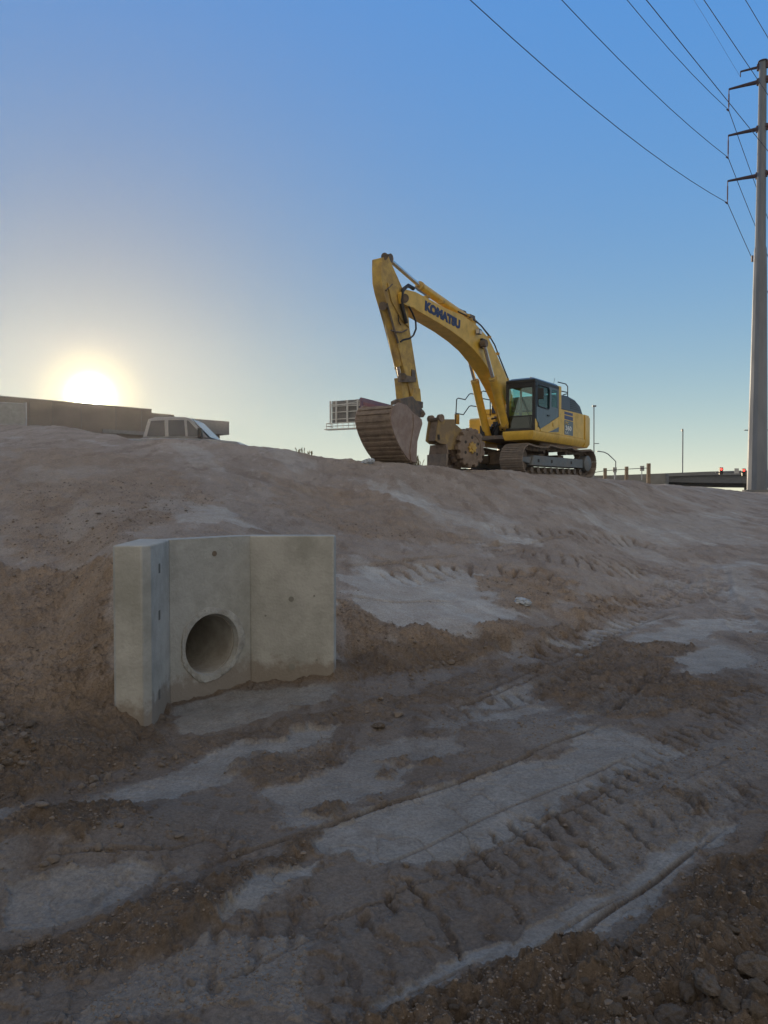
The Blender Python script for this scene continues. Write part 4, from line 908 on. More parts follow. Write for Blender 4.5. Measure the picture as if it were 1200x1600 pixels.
MB().prism([EP(a, b, AT - .03) for a, b in ((646, 605), (657, 607), (660, 640), (652, 644), (642, 632))], rv * (AWD + .06)).build('arm_nose', M['yellow_worn'], arm, bevel=.02)

# ------------------------------------------------------------------ compaction wheel lying beside it
fv_, rv_ = fv, rv
fv = Vector((-.766, -.643, 0)); rv = Vector((-.643, .766, 0))
QW = at(737, 699.5, 20.0)
def W(px, py, t): return onplane(QW + rv * t, fv, px, py)
cwh = empty('compaction_wheel', (QW.x, QW.y, gh(QW.x, QW.y)))
tag(cwh, 'muddy compaction wheel attachment with padded drums, yellow hub and hitch plates, beside the tracks', 'compactor attachment')
random.seed(9)
def padded(t, parent):
    c = QW + rv * t; m = MB(); m.cyl(c, c + rv * .05, .44, n=36); m.ring(c - rv * .015, rv, .36, .47, .13, 36); o = m.build('padded_wheel', M['muddy'], parent, ang=40)
    for k in range(13):
        an = 2 * math.pi * (k + t * 2) / 13 + random.uniform(-.03, .03); er = fv * math.cos(an) + UZ * math.sin(an); et = -fv * math.sin(an) + UZ * math.cos(an)
        p = c + rv * .05 + er * .50; vs = []
        for (h_, w_, d_) in ((-.05, .085, .075), (.045, .07, .06)):
            for a, b in ((-1, -1), (1, -1), (1, 1), (-1, 1)): vs.append(p + er * (h_ + random.uniform(-.008, .008)) + et * w_ * a + rv * d_ * b)
        MB().add(vs, [(0, 1, 2, 3), (4, 5, 6, 7)] + [(i, (i + 1) % 4, (i + 1) % 4 + 4, i + 4) for i in range(4)]).build('pad', M['muddy'], o, bevel=.012)
    return o
w0 = padded(0, cwh); padded(.27, cwh); padded(.54, cwh)
hbm = MB(); stp = []
for k in range(16): an = 2 * math.pi * k / 16; r_ = .17 if k % 2 == 0 else .115; stp.append(QW - rv * .055 + (fv * math.cos(an) + UZ * math.sin(an)) * r_)
hbm.prism(stp, rv * .054); hbm.cyl(QW - rv * .085, QW - rv * .04, .07); hbm.build('hub', M['yellow_worn'], cwh, bevel=.006)
for k in range(5):
    an = R(-30 + 62 * k); c = QW + (fv * math.cos(an) + UZ * math.sin(an)) * .28; MB().cyl(c - rv * .004, c + rv * .02, .045, n=12).build('drum_hole', M['slot'], w0)
MB().cyl(QW + rv * .05, QW + rv * .6, .09).build('axle', M['darksteel'], cwh)
fp = [(686, 652), (693, 655), (711, 655), (712, 666), (709, 682), (706, 703), (699, 703), (697, 694), (687, 693), (681, 688), (683, 672)]
for t in (.08, .45):
    o = MB().prism([W(a, b, .08) + rv * (t - .08) for a, b in fp], rv * .04).build('hitch_plate', M['yellow_mud'], cwh, bevel=.008)
    c = W(689, 653, .08) + rv * (t - .08); MB().cyl(c - rv * .035, c + rv * .07, .10).build('pin_boss', M['muddy'], o)
    if t < .1: MB().tube([W(685, 679, .074), W(685.3, 683, .074), W(685.6, 687, .074)], .035, 10).build('hand_hole', M['slot'], o)
c = W(689, 653, .08) + rv * .62; 
fp2 = [W(a, b, .12) for a, b in ((687, 654), (684, 672), (682, 688))]
MB().strip(fp2, [p - fv * .06 for p in fp2], rv * .33).build('cross_box', M['muddy'], cwh)
MB().cyl(W(686.5, 655, .12), W(686.5, 655, .12) + rv * .33, .055).build('hitch_pin', M['darksteel'], cwh)
for t in (.145, .42): MB().prism([W(a, b, .1) + rv * (t - .1) for a, b in ((703, 662), (716, 664), (744, 690), (746, 706), (728, 708), (702, 700))], rv * .035).build('fork_plate', M['yellow_mud'], cwh, bevel=.008)
bl = [W(697, 694, .02), W(699, 709, .02), W(697.5, 728, .02)]
sc1 = MB(); sc1.add([bl[0], bl[1], bl[1] + rv * .72, bl[0] + rv * .62] + [p - fv * .05 for p in (bl[0], bl[1], bl[1] + rv * .72, bl[0] + rv * .62)], [(0, 1, 2, 3), (4, 7, 6, 5), (0, 4, 5, 1), (1, 5, 6, 2), (2, 6, 7, 3), (3, 7, 4, 0)]); sc1.build('scraper_upper', M['muddy'], cwh)
MB().prism([bl[1] + fv * .03, bl[2], bl[2] - fv * .04, bl[1] - fv * .04], rv * .76).build('scraper_blade', M['track'], cwh, bevel=.008)

fv, rv = fv_, rv_
# dark blue tub glimpsed between the tracks
q = at(766, 722, 26.5); tub = empty('steel_tub', (q.x, q.y, 2.12)); tag(tub, 'dark blue tub glimpsed through the gap under the excavator behind the compaction wheel', 'tub')
MB().abox(q.x - .75, q.x + .75, q.y - .4, q.y + .4, 2.1, 2.62).build('body', M['blueplastic'], tub, bevel=.03); MB().abox(q.x - .79, q.x + .79, q.y - .44, q.y + .44, 2.622, 2.68).build('rim', M['blueplastic'], tub, bevel=.01)

# ------------------------------------------------------------------ power pole and lines
PB = at(1183, 770, 48.0); PX, PY = PB.x, PB.y; PG = gh(PX, PY)
ptop = at(1192.5, 97, 48.0).z
pole = empty('power_pole', (PX, PY, PG)); tag(pole, 'tall tapered steel power pole at the right edge with davit arms and hanging insulators', 'power pole')
MB().tube([(PX, PY, PG - .3), (PX, PY, 16.5), (PX, PY, 17.6), (PX, PY, 17.8), (PX, PY, 23.2), (PX, PY, ptop)], [.64, .40, .375, .33, .275, .225], 12).build('shaft', M['galv'], pole, ang=20)
MB().cyl((PX, PY, PG - .3), (PX, PY, PG + .12), .9, n=24).build('footing', M['concrete_far'], pole)
MB().cyl((PX, PY, ptop), (PX, PY, ptop + .06), .30).build('cap', M['armsteel'], pole)
ARMS = [(103, (1157, 112), None), (126, (1139, 139.5), 172), (200, (1138, 212), 246), (273, (1137, 283), 317)]
TY = 49.3; tips = []; rtips = []
for py, (tx, ty), iy in ARMS:
    root = at(1189, py, 48.0); root = Vector((PX, PY, root.z)); tip = at(tx, ty, TY if iy else 48.9); dv = tip - root
    for sgn in (1, -1):
        e = root + Vector((dv.x * sgn, dv.y * sgn, dv.z)); h = Vector((dv.x * sgn, dv.y * sgn, 0)).normalized()
        ao = MB().tube([root + h * .2, root.lerp(e, .5), e], [.15, .11, .07] if iy else [.10, .08, .06], 8).build('davit_arm', M['armsteel'], pole)
        MB().cyl(root + UZ * -.2 + h * .25, root + UZ * .2 + h * .25, .12, n=10).build('arm_flange', M['armsteel'], ao)
        il = (tip.z - at(tx, iy, TY).z) if iy else .35
        b = e - UZ * il
        if iy:
            ins = MB(); ins.tube([e, b], .03, 6)
            for k in range(14): z = e.z - .35 - (il - .6) * k / 13; ins.cyl((e.x, e.y, z), (e.x, e.y, z - .03), .055, .035, n=10)
            ins.build('insulator', M['insul'], pole); MB().cyl(b + Vector((-.14, 0, .06)), b + Vector((.02, 0, -.06)), .05).build('line_clamp', M['armsteel'], pole)
        else: MB().tube([e, b], .03, 6).build('ground_wire_hanger', M['armsteel'], pole)
        (tips if sgn == 1 else rtips).append(b)
MB().box((PX - .58, PY - .1, at(1183, 405, 48).z), (.05, 0, 0), (0, .06, 0), (0, 0, .2)).build('step_bracket', M['armsteel'], pole)
def line_near(b, mid, end, dxdy, name, label):
    """span towards the camera side: lies in an upright plane of direction dxdy, passes the given pixels"""
    fd = Vector((dxdy, 1, 0)).normalized(); pts = [b]
    q1 = onplane(b, fd, *mid) if mid else None; q2 = onplane(b, fd, *end)
    # parabola z(y)
    ys = [b.y, q2.y]; zs = [b.z, q2.z]
    sag = 0
    if q1:
        t = (q1.y - b.y) / (q2.y - b.y); sag = ((b.z + (q2.z - b.z) * t) - q1.z) / max(t * (1 - t), .05)
    path = []
    for k in range(41):
        y = b.y + (-45 - b.y) * k / 40; t = (y - b.y) / (q2.y - b.y); z = b.z + (q2.z - b.z) * t - sag * t * (1 - t)
        if t > 1: z = q2.z + (q2.z - b.z + sag) * (t - 1) * .6 + sag * .35 * (t - 1) ** 2
        path.append(Vector((b.x + dxdy * (y - b.y), y, z)))
    o = MB().tube(path, .019 if name == 'power_line' else .007, 5).build(name, M['wire'], None, loc=b); tag(o, label, 'power line', 'power lines crossing the sky'); return o
line_near(tips[3], (930, 171.5), (735, 0), .95, 'power_line', 'lowest power line in front of the pole, crossing the sky to the top edge')
line_near(tips[2], (1010, 135), (878, 0), .95, 'power_line', 'second lowest power line before the pole, from the middle left davit arm')
line_near(tips[1], (1060, 93), (980, 0), .95, 'power_line', 'power line running forward from the highest left insulator of the pole')
line_near(rtips[3], (1100, 112), (1010, 0), .95, 'power_line', 'power line passing the pole from its lowest hidden right-hand arm')
line_near(rtips[2], None, (1100, 0), .95, 'power_line', 'power line that meets the pole just under its second arm')
line_near(rtips[1], None, (1165, 0), .95, 'power_line', 'short length of power line in the top right corner')
tw = line_near(tips[0], None, (1085, 0), .95, 'ground_wire', 'thin faint wire leading to the short topmost arm of the pole'); tw.scale = (1, 1, 1)
far_l = ['power line beyond the pole leaving its highest left insulator', 'power line beyond the pole leaving its middle left insulator', 'power line beyond the pole leaving its lowest left insulator']
for i, b in enumerate(tips[1:]):
    path = []
    for k in range(31):
        t = k / 30; L_ = 115; path.append(b + Vector((.72, 1, 0)) * (L_ * t) + UZ * (-4 * 4.5 * t * (1 - t)))
    tag(MB().tube(path, .022, 5).build('power_line', M['wire'], None, loc=b), far_l[i], 'power line', 'power lines crossing the sky')
far_r = ['power line beyond the pole from its top right insulator', 'power line beyond the pole from its middle right insulator', 'power line beyond the pole from its bottom right insulator']

# ------------------------------------------------------------------ building under the sun
bd = empty('commercial_building', (-30, 80, 1.5)); tag(bd, 'long low flat-roofed building in stepped tiers standing under the sun', 'building')
def bpt(px):  # facade line x - (-37.2) = y - 70
    u = (px - 600) / F; y = (-37.2 - 70) / (u - 1.0) if abs(u - 1) > 1e-6 else 0
    y = (37.2 + 70) / (1 - u); return Vector((u * y, y, 0))
back = Vector((-.707, .707, 0))
def block(px0, px1, z1, depth, name, m, z0=.5, setb=0, bev=0):
    a, b = bpt(px0) + back * setb, bpt(px1) + back * setb
    return MB().prism([a + UZ * z0, b + UZ * z0, b + UZ * z1, a + UZ * z1], back * depth).build(name, M[m], bd, bevel=bev)
block(-260, 238, 10.90, 38, 'main_block', 'stucco'); block(238.2, 276, 10.62, 36, 'middle_block', 'stucco', setb=.4)
block(276.2, 349, 10.0, 34, 'end_block', 'stucco', setb=.7)
block(276.3, 358, 10.30, 35, 'roof_fascia', 'roofgrey', z0=8.7, setb=-.1)
block(-260, 238, 11.0, .35, 'parapet_cap', 'roofgrey', z0=10.902, setb=-.1)
for p0, p1 in ((52, 56), (66, 74), (228, 233), (86, 92)): block(p0, p1, 11.75 if p0 != 66 else 11.55, 1.0, 'roof_vent', 'roofgrey', z0=11.0, setb=9)
for p0, p1, z0, z1 in ((20, 40, 4, 7), (60, 78, 4, 7), (100, 118, 4, 7), (150, 170, 4, 7), (195, 215, 4, 7), (249, 268, 4.6, 7), (300, 322, 4, 7)):
    wo2 = block(p0, p1, z1, .12, 'window', 'darkglass', z0=z0, setb=(-.03 if p0 < 240 else .37 if p0 < 280 else .67))
for p in (-40, 10, 48, 84, 128, 182, 222): block(p, p + .5, 10.88, .06, 'wall_joint', 'roofgrey', z0=3, setb=-.05)
for p in (300, 325): block(p, p + .4, 8.6, .06, 'wall_joint', 'roofgrey', z0=3, setb=.66)
block(160, 240, 8.4, .2, 'canopy_band', 'roofgrey', z0=8.0, setb=-.3)

# ------------------------------------------------------------------ white pickup behind the crest
tq = at(293, 690, 25.0); TX, TYY = tq.x, tq.y; tg = gh(TX, TYY) - .16
pk = empty('pickup_truck', (TX, TYY, tg)); tag(pk, 'white pickup truck parked behind the bank crest, only its cab windows and mirror showing', 'pickup truck')
def car(pts, y0, y1): return [Vector((TX + a, TYY + y0, tg + z)) for a, z in pts]
bdy = MB().prism(car([(-3.4, .45), (-3.4, 1.12), (-1.3, 1.12), (-1.25, 1.15), (.82, 1.13), (1.9, 1.02), (2.1, .85), (2.1, .45)], -.95, 0), (0, 1.9, 0)).build('body', M['carwhite'], pk, bevel=.05)
cabp = [(-1.25, 1.14), (-1.1, 1.78), (-.85, 1.86), (.12, 1.86), (.3, 1.80), (.95, 1.14)]
lv = [Vector((TX + a, TYY - .92 + .16 * ((z - 1.14) / .72), tg + z)) for a, z in cabp] + [Vector((TX + a, TYY + .92 - .16 * ((z - 1.14) / .72), tg + z)) for a, z in cabp]
MB().add(lv, [tuple(range(6)), tuple(range(11, 5, -1))] + [(i, i + 6, (i + 1) % 6 + 6, (i + 1) % 6) for i in range(6)]).build('cab_shell', M['carwhite'], pk, bevel=.03)
def side_glass(pts):
    return MB().prism([Vector((TX + a, TYY - .935 + .16 * ((z - 1.14) / .72), tg + z)) for a, z in pts], (0, .02, 0)).build('side_window', M['darkglass'], pk)
side_glass([(-1.1, 1.2), (-1.0, 1.72), (-.55, 1.74), (-.5, 1.2)]); side_glass([(-.38, 1.2), (-.42, 1.75), (.1, 1.75), (.18, 1.2)]); side_glass([(.26, 1.2), (.2, 1.74), (.26, 1.72), (.76, 1.2)])
MB().prism([Vector((TX + .36, TYY - .74, tg + 1.78)), Vector((TX + .98, TYY - .86, tg + 1.16)), Vector((TX + .98, TYY + .86, tg + 1.16)), Vector((TX + .36, TYY + .74, tg + 1.78))], (.012, 0, .012)).build('windscreen', M['darkglass'], pk)
MB().box((TX + .72, TYY - 1.12, tg + 1.28), (.06, 0, 0), (0, .11, 0), (0, 0, .17)).build('wing_mirror', M['black'], pk, bevel=.02)
for a in (-2.5, 1.15):
    for b in (-.88, .88):
        w_ = MB().cyl((TX + a, TYY + b - .12, tg + .38), (TX + a, TYY + b + .12, tg + .38), .38, n=24).build('wheel', M['rubber'], pk); MB().cyl((TX + a, TYY + b - .13, tg + .38), (TX + a, TYY + b + .13, tg + .38), .22, n=16).build('rim', M['galv'], w_)
# pale trailer at the left edge
q = at(20, 660, 30); tgz = 3.0
tl = empty('box_trailer', (q.x, q.y, tgz)); tag(tl, 'pale box trailer at the left edge, behind the bank and below the building', 'trailer')
vd = Vector((q.x + .5, q.y, 0)).normalized(); wd2 = Vector((vd.y, -vd.x, 0)); tc2 = Vector((q.x + .52, q.y, 0))
MB().box(tc2 - wd2 * 2.6 + vd * 1.2 + UZ * ((tgz + 5.82) / 2), wd2 * 2.6, vd * 1.2, UZ * ((5.32 - tgz - .5) / 2)).build('body', M['trailer'], tl, bevel=.04)
MB().abox(q.x + .47, q.x + .56, q.y - .03, q.y + .06, tgz + .45, 5.35).build('corner_post', M['carwhite'], tl)
for a in (-3.4, -2.5):
    MB().cyl((q.x + a, q.y - .05, tgz + .36), (q.x + a, q.y + .25, tgz + .36), .38, n=20).build('wheel', M['rubber'], tl)

# ------------------------------------------------------------------ billboard
bb_ = empty('billboard', tuple(at(566, 760, 62))); tag(bb_, 'two-sided billboard behind the bucket, one panel seen from its braced back', 'billboard')
a, b = at(519, 649, 63), at(566, 649, 61.5)
zt, zb = at(519, 627, 63).z, at(519, 662, 63).z
dv = (b - a); dv.z = 0; nn = Vector((-dv.y, dv.x, 0)).normalized()
MB().prism([Vector((a.x, a.y, zb)), Vector((b.x, b.y, zb)), Vector((b.x, b.y, zt)), Vector((a.x, a.y, zt))], nn * .15).build('panel', mat('panel_back', (.16, .16, .16), .9), bb_)
fm = MB()
for t in (0, .19, .56, .90): p = a.lerp(b, t) - nn * .25; fm.box((p.x, p.y, (zb + zt) / 2), dv.normalized() * .06, nn * .06, (0, 0, (zt - zb) / 2 - .02))
for z in (zb + .35, zb + .95, zb + 1.45, zt - .35): m_0 = (a + b) / 2 - nn * .14; fm.box((m_0.x, m_0.y, z), dv * .49, nn * .04, (0, 0, .035))
fm.tube([Vector((a.x, a.y, zt - .5)) - nn * .3, Vector((b.x, b.y, zt - .2)) - nn * .3], .03, 5); fm.tube([Vector((a.x, a.y, zt - .3)) - nn * .3, Vector((b.x, b.y, zt - .6)) - nn * .3], .03, 5)
fm.build('back_bracing', mat('pale_bracing', (.5, .5, .48), .7), bb_)
cwk = MB(); p0 = at(510, 668, 62.5); p1 = at(580, 674, 60.5); d_ = (p1 - p0); d_.z = 0; n2 = Vector((-d_.y, d_.x, 0)).normalized()
zc_ = at(520, 670, 62).z; zr = at(520, 661, 62).z
for z in (zc_, zr, (zc_ + zr) / 2): cwk.tube([Vector((p0.x, p0.y, z)), Vector((p1.x, p1.y, z))], .035, 5); cwk.tube([Vector((p0.x, p0.y, z)), Vector((p0.x, p0.y, z)) + n2 * 1.1], .03, 5)
for k in range(9): p = p0.lerp(p1, k / 8); cwk.tube([(p.x, p.y, zc_), (p.x, p.y, zr)], .03, 5)
cwk.box(((p0.x + p1.x) / 2, (p0.y + p1.y) / 2, zc_ - .05), d_ / 2, n2 * .4, (0, 0, .03)); cwk.build('catwalk', mat('pale_walkway', (.5, .5, .47), .7), bb_)
c0, c1 = at(565.5, 640, 61), at(640, 650, 70); zt2 = at(565.5, 621, 61).z; zb2 = zt2 - 3.2; dv2 = c1 - c0; dv2.z = 0; n3 = Vector((-dv2.y, dv2.x, 0)).normalized()
pn = MB().prism([Vector((c0.x, c0.y, zb2)), Vector((c1.x, c1.y, zb2)), Vector((c1.x, c1.y, zt2)), Vector((c0.x, c0.y, zt2))], n3 * .2).build('panel', mat('poster_purple', (.15, .09, .13), .8), bb_)
MB().prism([Vector((c0.x, c0.y, zt2 - 1.2)) - n3 * .02 + dv2 * .02, Vector((c1.x, c1.y, zt2 - 1.2)) - n3 * .02, Vector((c1.x, c1.y, zt2 - .35)) - n3 * .02, Vector((c0.x, c0.y, zt2 - .35)) - n3 * .02 + dv2 * .02], -n3 * .01).build('poster_band', mat('poster_red', (.20, .08, .09), .8), bb_)
lettering('AIT', .8, Vector((c0.x, c0.y, zt2 - 1.6)) + dv2 * .07 - n3 * .05, dv2, UZ, 'white', bb_, bold=.02, width=2.3)
MB().cyl(at(600, 690, 65) * 1.0, Vector((at(600, 690, 65).x, 65, 0.5)), .45).build('column', M['galv'], bb_)
MB().box(Vector(((b.x + at(600, 690, 65).x) / 2, 63.5, zb + .6)), (2.2, .8, 0), (0, .15, 0), (0, 0, .2)).build('support_beam', M['galv'], bb_)

# ------------------------------------------------------------------ overpass and road furniture at the right
def wallstrip(name, m, pxs, d0, d1, tops, bots, parent, thick=1.0):
    n_ = len(pxs); T_ = []; B_ = []
    for i, px in enumerate(pxs): Y_ = d0 + (d1 - d0) * i / (n_ - 1); T_.append(at(px, tops[i], Y_)); B_.append(at(px, bots[i], Y_))
    return MB().strip(T_, B_, (0, thick, 0)).build(name, M[m], parent, ang=15)
br = empty('overpass', tuple(at(1120, 765, 120))); tag(br, 'concrete overpass with deep girders running behind the pole to the right edge', 'bridge')
wallstrip('parapet', 'concrete_far', [1038, 1100, 1160, 1300, 1600], 112, 100, [739.5, 737, 735.2, 732, 727], [744.5, 742.5, 742, 741, 740], br, 1.0)
wallstrip('girder', 'girder', [1038, 1100, 1160, 1300, 1600], 112.3, 100.3, [744.6, 742.6, 742.1, 741.1, 740.1], [753, 754.5, 755, 756, 758], br, 10)
wallstrip('shaded_soffit', 'black', [1038, 1100, 1160, 1300, 1600], 113, 101, [753.1, 754.6, 755.1, 756.1, 758.1], [757, 759.5, 761, 762.3, 764.5], br, 8)  # black colour stands in for the shade beneath the girders
wallstrip('abutment', 'concrete_far', [975, 1038], 112, 111, [747, 744], [756, 758], br, 12)
em = wallstrip('embankment', 'concrete_far', [900, 960, 1040, 1045], 110, 108, [743.5, 742.5, 739.5, 741], [760, 760, 760, 760], None, 14)
em.name = 'embankment'; em.data.materials.clear(); em.data.materials.append(M['concrete_far']); tag(em, kind='structure')
MB().cyl(at(1172, 745, 109), Vector((at(1172, 745, 109).x, 109, .5)), .8).build('pier', M['concrete_far'], br)
# cable fence
fc = empty('post_and_cable_fence', tuple(at(980, 742, 42))); tag(fc, 'low barrier of stout weathered posts joined by one dark cable, right of the excavator', 'fence')
for px, t_, b_, w_ in ((945.5, 731.5, 744, 2.2), (979, 729, 743, 2.3), (1013.5, 724, 744, 2.5)):
    p = at(px, t_, 42); q = at(px, b_, 42); MB().box((p.x, p.y, (p.z + q.z - .5) / 2), (w_ * 42 / F, 0, 0), (0, .09, 0), (0, 0, (p.z - q.z + .5) / 2)).build('post', M['wood'], fc, bevel=.01)
MB().tube([at(900, 743, 42.2), at(945, 735.5, 42.1), at(979, 733, 42.1), at(1013, 731.2, 42.1)], .022, 6).build('cable', M['wire'], fc)
def sign(px, y0, y1, w, d, label, pole_to=None):
    a = at(px, y0, d); b = at(px, y1, d); root = empty('road_sign', (a.x, d, 1.2)); tag(root, label, 'road sign', 'small pale road signs by the overpass')
    MB().abox(a.x - w * d / F / 2, a.x + w * d / F / 2, d, d + .05, b.z, a.z).build('sign_face', mat('sign_back', (.30, .31, .31), .6), root)
    MB().abox(a.x - w * d / F * .3, a.x + w * d / F * .3, d - .012, d, b.z + (a.z - b.z) * .38, b.z + (a.z - b.z) * .62).build('legend', M['galv'], root)
    z0 = at(px, pole_to, d).z if pole_to else 1.2
    MB().cyl((a.x, d + .08, z0), (a.x, d + .08, a.z), .04, n=8).build('sign_post', mat('sign_post', (.5, .5, .5), .5, .5), root)
sign(960.8, 730.2, 738, 6.0, 48, 'square pale sign on a thin post between the first two barrier posts', 749)
sign(1003.5, 727.8, 735.8, 6.6, 60, 'square pale sign beside the tallest barrier post', 750)
# street lights
def lamp(label, pts, r, d, head=None, parent_name='street_light', arm=None, cat='street light'):
    root = empty(parent_name, tuple(at(pts[0][0], pts[0][1], d))); tag(root, label, cat)
    MB().tube([at(a, b, d) for a, b in pts], r, 7).build('mast', M['galv'], root)
    if arm: MB().tube([at(a, b, d) for a, b in arm], r * .8, 6).build('arm', M['galv'], root)
    if head:
        p = at(*head[:2], d); MB().box(p, (head[2] * d / F, 0, 0), (0, .15, 0), (0, 0, head[3] * d / F)).build('lamp_head', M['galv'], root)
lamp('curved-arm street light rising behind the small barrier right of the excavator', [(962, 765), (962, 721), (956, 715), (950, 709.5), (944, 706.5), (934, 705)], .05, 70, (934.5, 705.2, 2.2, .6))
lamp('tall thin mast with a flat lamp head just behind the counterweight', [(928, 765), (928, 635)], .07, 95, (928.5, 634.5, 2.8, 1.2), arm=[(929, 693), (936, 693)])
lamp('slim lamp post standing alone in the sky between the barrier and the pole', [(1066.5, 745), (1067, 672), (1066.5, 670)], .09, 118, (1066, 672.5, 1.2, 1.5))
lamp('twin-arm lamp post mostly hidden behind the steel power pole', [(1186, 760), (1186, 660)], .08, 95, (1166, 672, 3, .5), arm=[(1163, 672.3), (1199, 671.8), (1215, 671.5)])
# signals on a mast arm
sg = empty('traffic_signal', tuple(at(1184, 765, 92))); tag(sg, 'traffic signal mast arm with two red lights and a sign against the overpass', 'traffic signal')
MB().tube([at(1184, 768, 92), at(1184, 736, 92), at(1160, 737, 92), at(1118, 738, 92)], [.14, .12, .09, .06], 8).build('mast_arm', M['galv'], sg)
for px, y0, y1 in ((1126.3, 730.3, 741.5), (1161.6, 732, 744)):
    p = at(px, y0, 91.7); q = at(px, y1, 91.7); w_ = 2.5 * 91.7 / F
    h_ = MB().abox(p.x - w_, p.x + w_, 91.5, 91.85, q.z, p.z).build('signal_head', M['black'], sg, bevel=.02)
    c = at(px, y0 + 2.9, 91.45); o = MB().cyl(c, c + Vector((0, -.06, 0)), .17, n=18).build('red_lens', M['redlamp'], h_)
    MB().ring(c + Vector((0, -.25, 0)), (0, 1, 0), .18, .2, .2, 18).build('visor', M['black'], h_)
    for k in (1, 2): c = at(px, y0 + 2.9 + 3.4 * k, 91.45); MB().cyl(c, c + Vector((0, -.04, 0)), .13, n=14).build('dark_lens', M['slot'], h_)
p = at(1150.5, 731.8, 91.6); q = at(1150.5, 739.8, 91.6); MB().abox(p.x - .28, p.x + .28, 91.5, 91.56, q.z, p.z).build('sign_face', mat('signal_sign', (.42, .43, .42), .6), sg)

# ------------------------------------------------------------------ litter and weeds
def crumple(px, py, r, label):
    p = gpt(px, py); m = MB(); import bmesh
    bm = bmesh.new(); bmesh.ops.create_icosphere(bm, subdivisions=3, radius=r)
    for v in bm.verts:
        n_ = v.co.normalized(); k = 1 + .35 * math.sin(n_.x * 7 + px) * math.sin(n_.y * 9) + random.uniform(-.14, .14); v.co = Vector((v.co.x * 1.5 * k, v.co.y * k, v.co.z * .62 * k))
    me_ = bpy.data.meshes.new('plastic_bag'); bm.to_mesh(me_); bm.free(); me_.materials.append(M['bag']); o = bpy.data.objects.new('plastic_bag', me_); C.objects.link(o); o.location = p + UZ * r * .35; o.rotation_euler = (0, .2, px)
    tag(o, label, 'litter')
crumple(575, 724, .10, 'crumpled pale bag on the crest just in front of the bucket')
crumple(817, 944, .07, 'crumpled white scrap of plastic on the brown dirt right of the bench')
def weed(px, py, d, h, n_, label):
    p = at(px, py, d); z = gh(p.x, p.y); m = MB()
    for k in range(n_):
        a = random.uniform(0, 6.28); l = h * random.uniform(.5, 1); t = Vector((math.cos(a), math.sin(a), 0)) * l * random.uniform(.15, .5); b = Vector((p.x, p.y, z - .02)) + Vector((random.uniform(-.1, .1), random.uniform(-.1, .1), 0))
        m.tube([b, b + t * .4 + UZ * l * .6, b + t + UZ * l], [.008, .006, .003], 4)
        for j in range(3): q = b + t * (.4 + .2 * j) + UZ * l * (.6 + .13 * j); m.box(q, (.008, 0, 0), (0, .008, .004), (0, .0, .01))
    o = m.build('dry_weed', M['weed'], None, loc=(p.x, p.y, z)); tag(o, label, 'weed', 'dry weeds on the crest')
weed(470, 700, 17.2, .16, 9, 'sparse dry weed on the skyline of the bank left of the bucket')
weed(484, 702, 17.3, .12, 8, 'second small dry weed on the skyline of the bank left of the bucket')
weed(655, 724, 18.6, .30, 10, 'dry weed in the gap between the bucket and the compaction wheel')
weed(651, 722, 18.9, .42, 7, 'taller dry weed close behind the edge of the bucket')

# ------------------------------------------------------------------ stones and clods
import bmesh
def rockmesh(seed, sub=3, rough=.25, flat=.7, name='stone', m='rock'):
    r_ = random.Random(seed); bm = bmesh.new(); bmesh.ops.create_icosphere(bm, subdivisions=sub, radius=1)
    pl = [(Vector((r_.gauss(0, 1), r_.gauss(0, 1), r_.gauss(0, 1))).normalized(), r_.uniform(.55, .95)) for _ in range(13)]
    ph = [r_.uniform(0, 6) for _ in range(6)]
    for v in bm.verts:
        n_ = v.co.normalized(); k = 1.0
        for d, c in pl:
            t = n_.dot(d)
            if t > 0: k = min(k, c / t)
        k += rough * .18 * (math.sin(n_.x * 6 + ph[0]) * math.sin(n_.y * 7 + ph[1]) + .5 * math.sin(n_.z * 13 + ph[2]) * math.sin(n_.x * 11 + ph[3])) + r_.uniform(-.03, .03) * rough * 2
        v.co = n_ * k
    me_ = bpy.data.meshes.new(name); bm.to_mesh(me_)
    bm.free(); me_.polygons.foreach_set('use_smooth', [True] * len(me_.polygons)); me_.set_sharp_from_angle(angle=R(38)); me_.materials.append(M[m]); return me_
SM = [rockmesh(k, 3 if k < 6 else 2) for k in range(10)]
CM = [rockmesh(50 + k, 4, .6, name='clod', m='clod') for k in range(6)]
rnd = random.Random(3)
def stone(px, py, rpx, label, group=None, meshes=SM, name='stone', cat='stone', sink=.35, p=None, asp=None):
    p = p or gpt(px, py); r_ = rpx * p.y / F
    o = bpy.data.objects.new(name, rnd.choice(meshes)); C.objects.link(o)
    sx_, sy_, sz = asp or (rnd.uniform(.85, 1.35), rnd.uniform(.8, 1.1), rnd.uniform(.6, .9)); o.scale = (r_ * sx_, r_ * sy_, r_ * sz); o.rotation_euler = (rnd.uniform(-.3, .3), rnd.uniform(-.3, .3), rnd.uniform(0, 6.28)); o.location = p + UZ * r_ * sz * (1 - 2 * sink) * .6
    tag(o, label, cat, group); return o
stone(146, 1219, 9.5, 'rounded stone on top of the little group at the tip of the pale patch', asp=(1.15, .9, .75))
stone(127, 1231, 8, 'left stone of the little group at the tip of the pale dirt patch', asp=(1.1, .9, .75))
stone(145, 1230, 8.5, 'lower right stone of the little group at the tip of the pale dirt patch', asp=(1.2, .9, .65))
stone(168, 1214, 7, 'brown upright stone just right of the little stone group')
stone(252, 1197, 6, 'squarish lone stone at the upper edge of the pale dirt patch')
stone(275, 1184, 6.5, 'flat lone stone between the headwall wing and the pale dirt patch')
stone(65, 1261, 13, 'long flat slab of stone above the reddish mound', asp=(1.5, .7, .35))
stone(187, 1292, 8, 'large pointed stone on the right shoulder of the reddish mound')
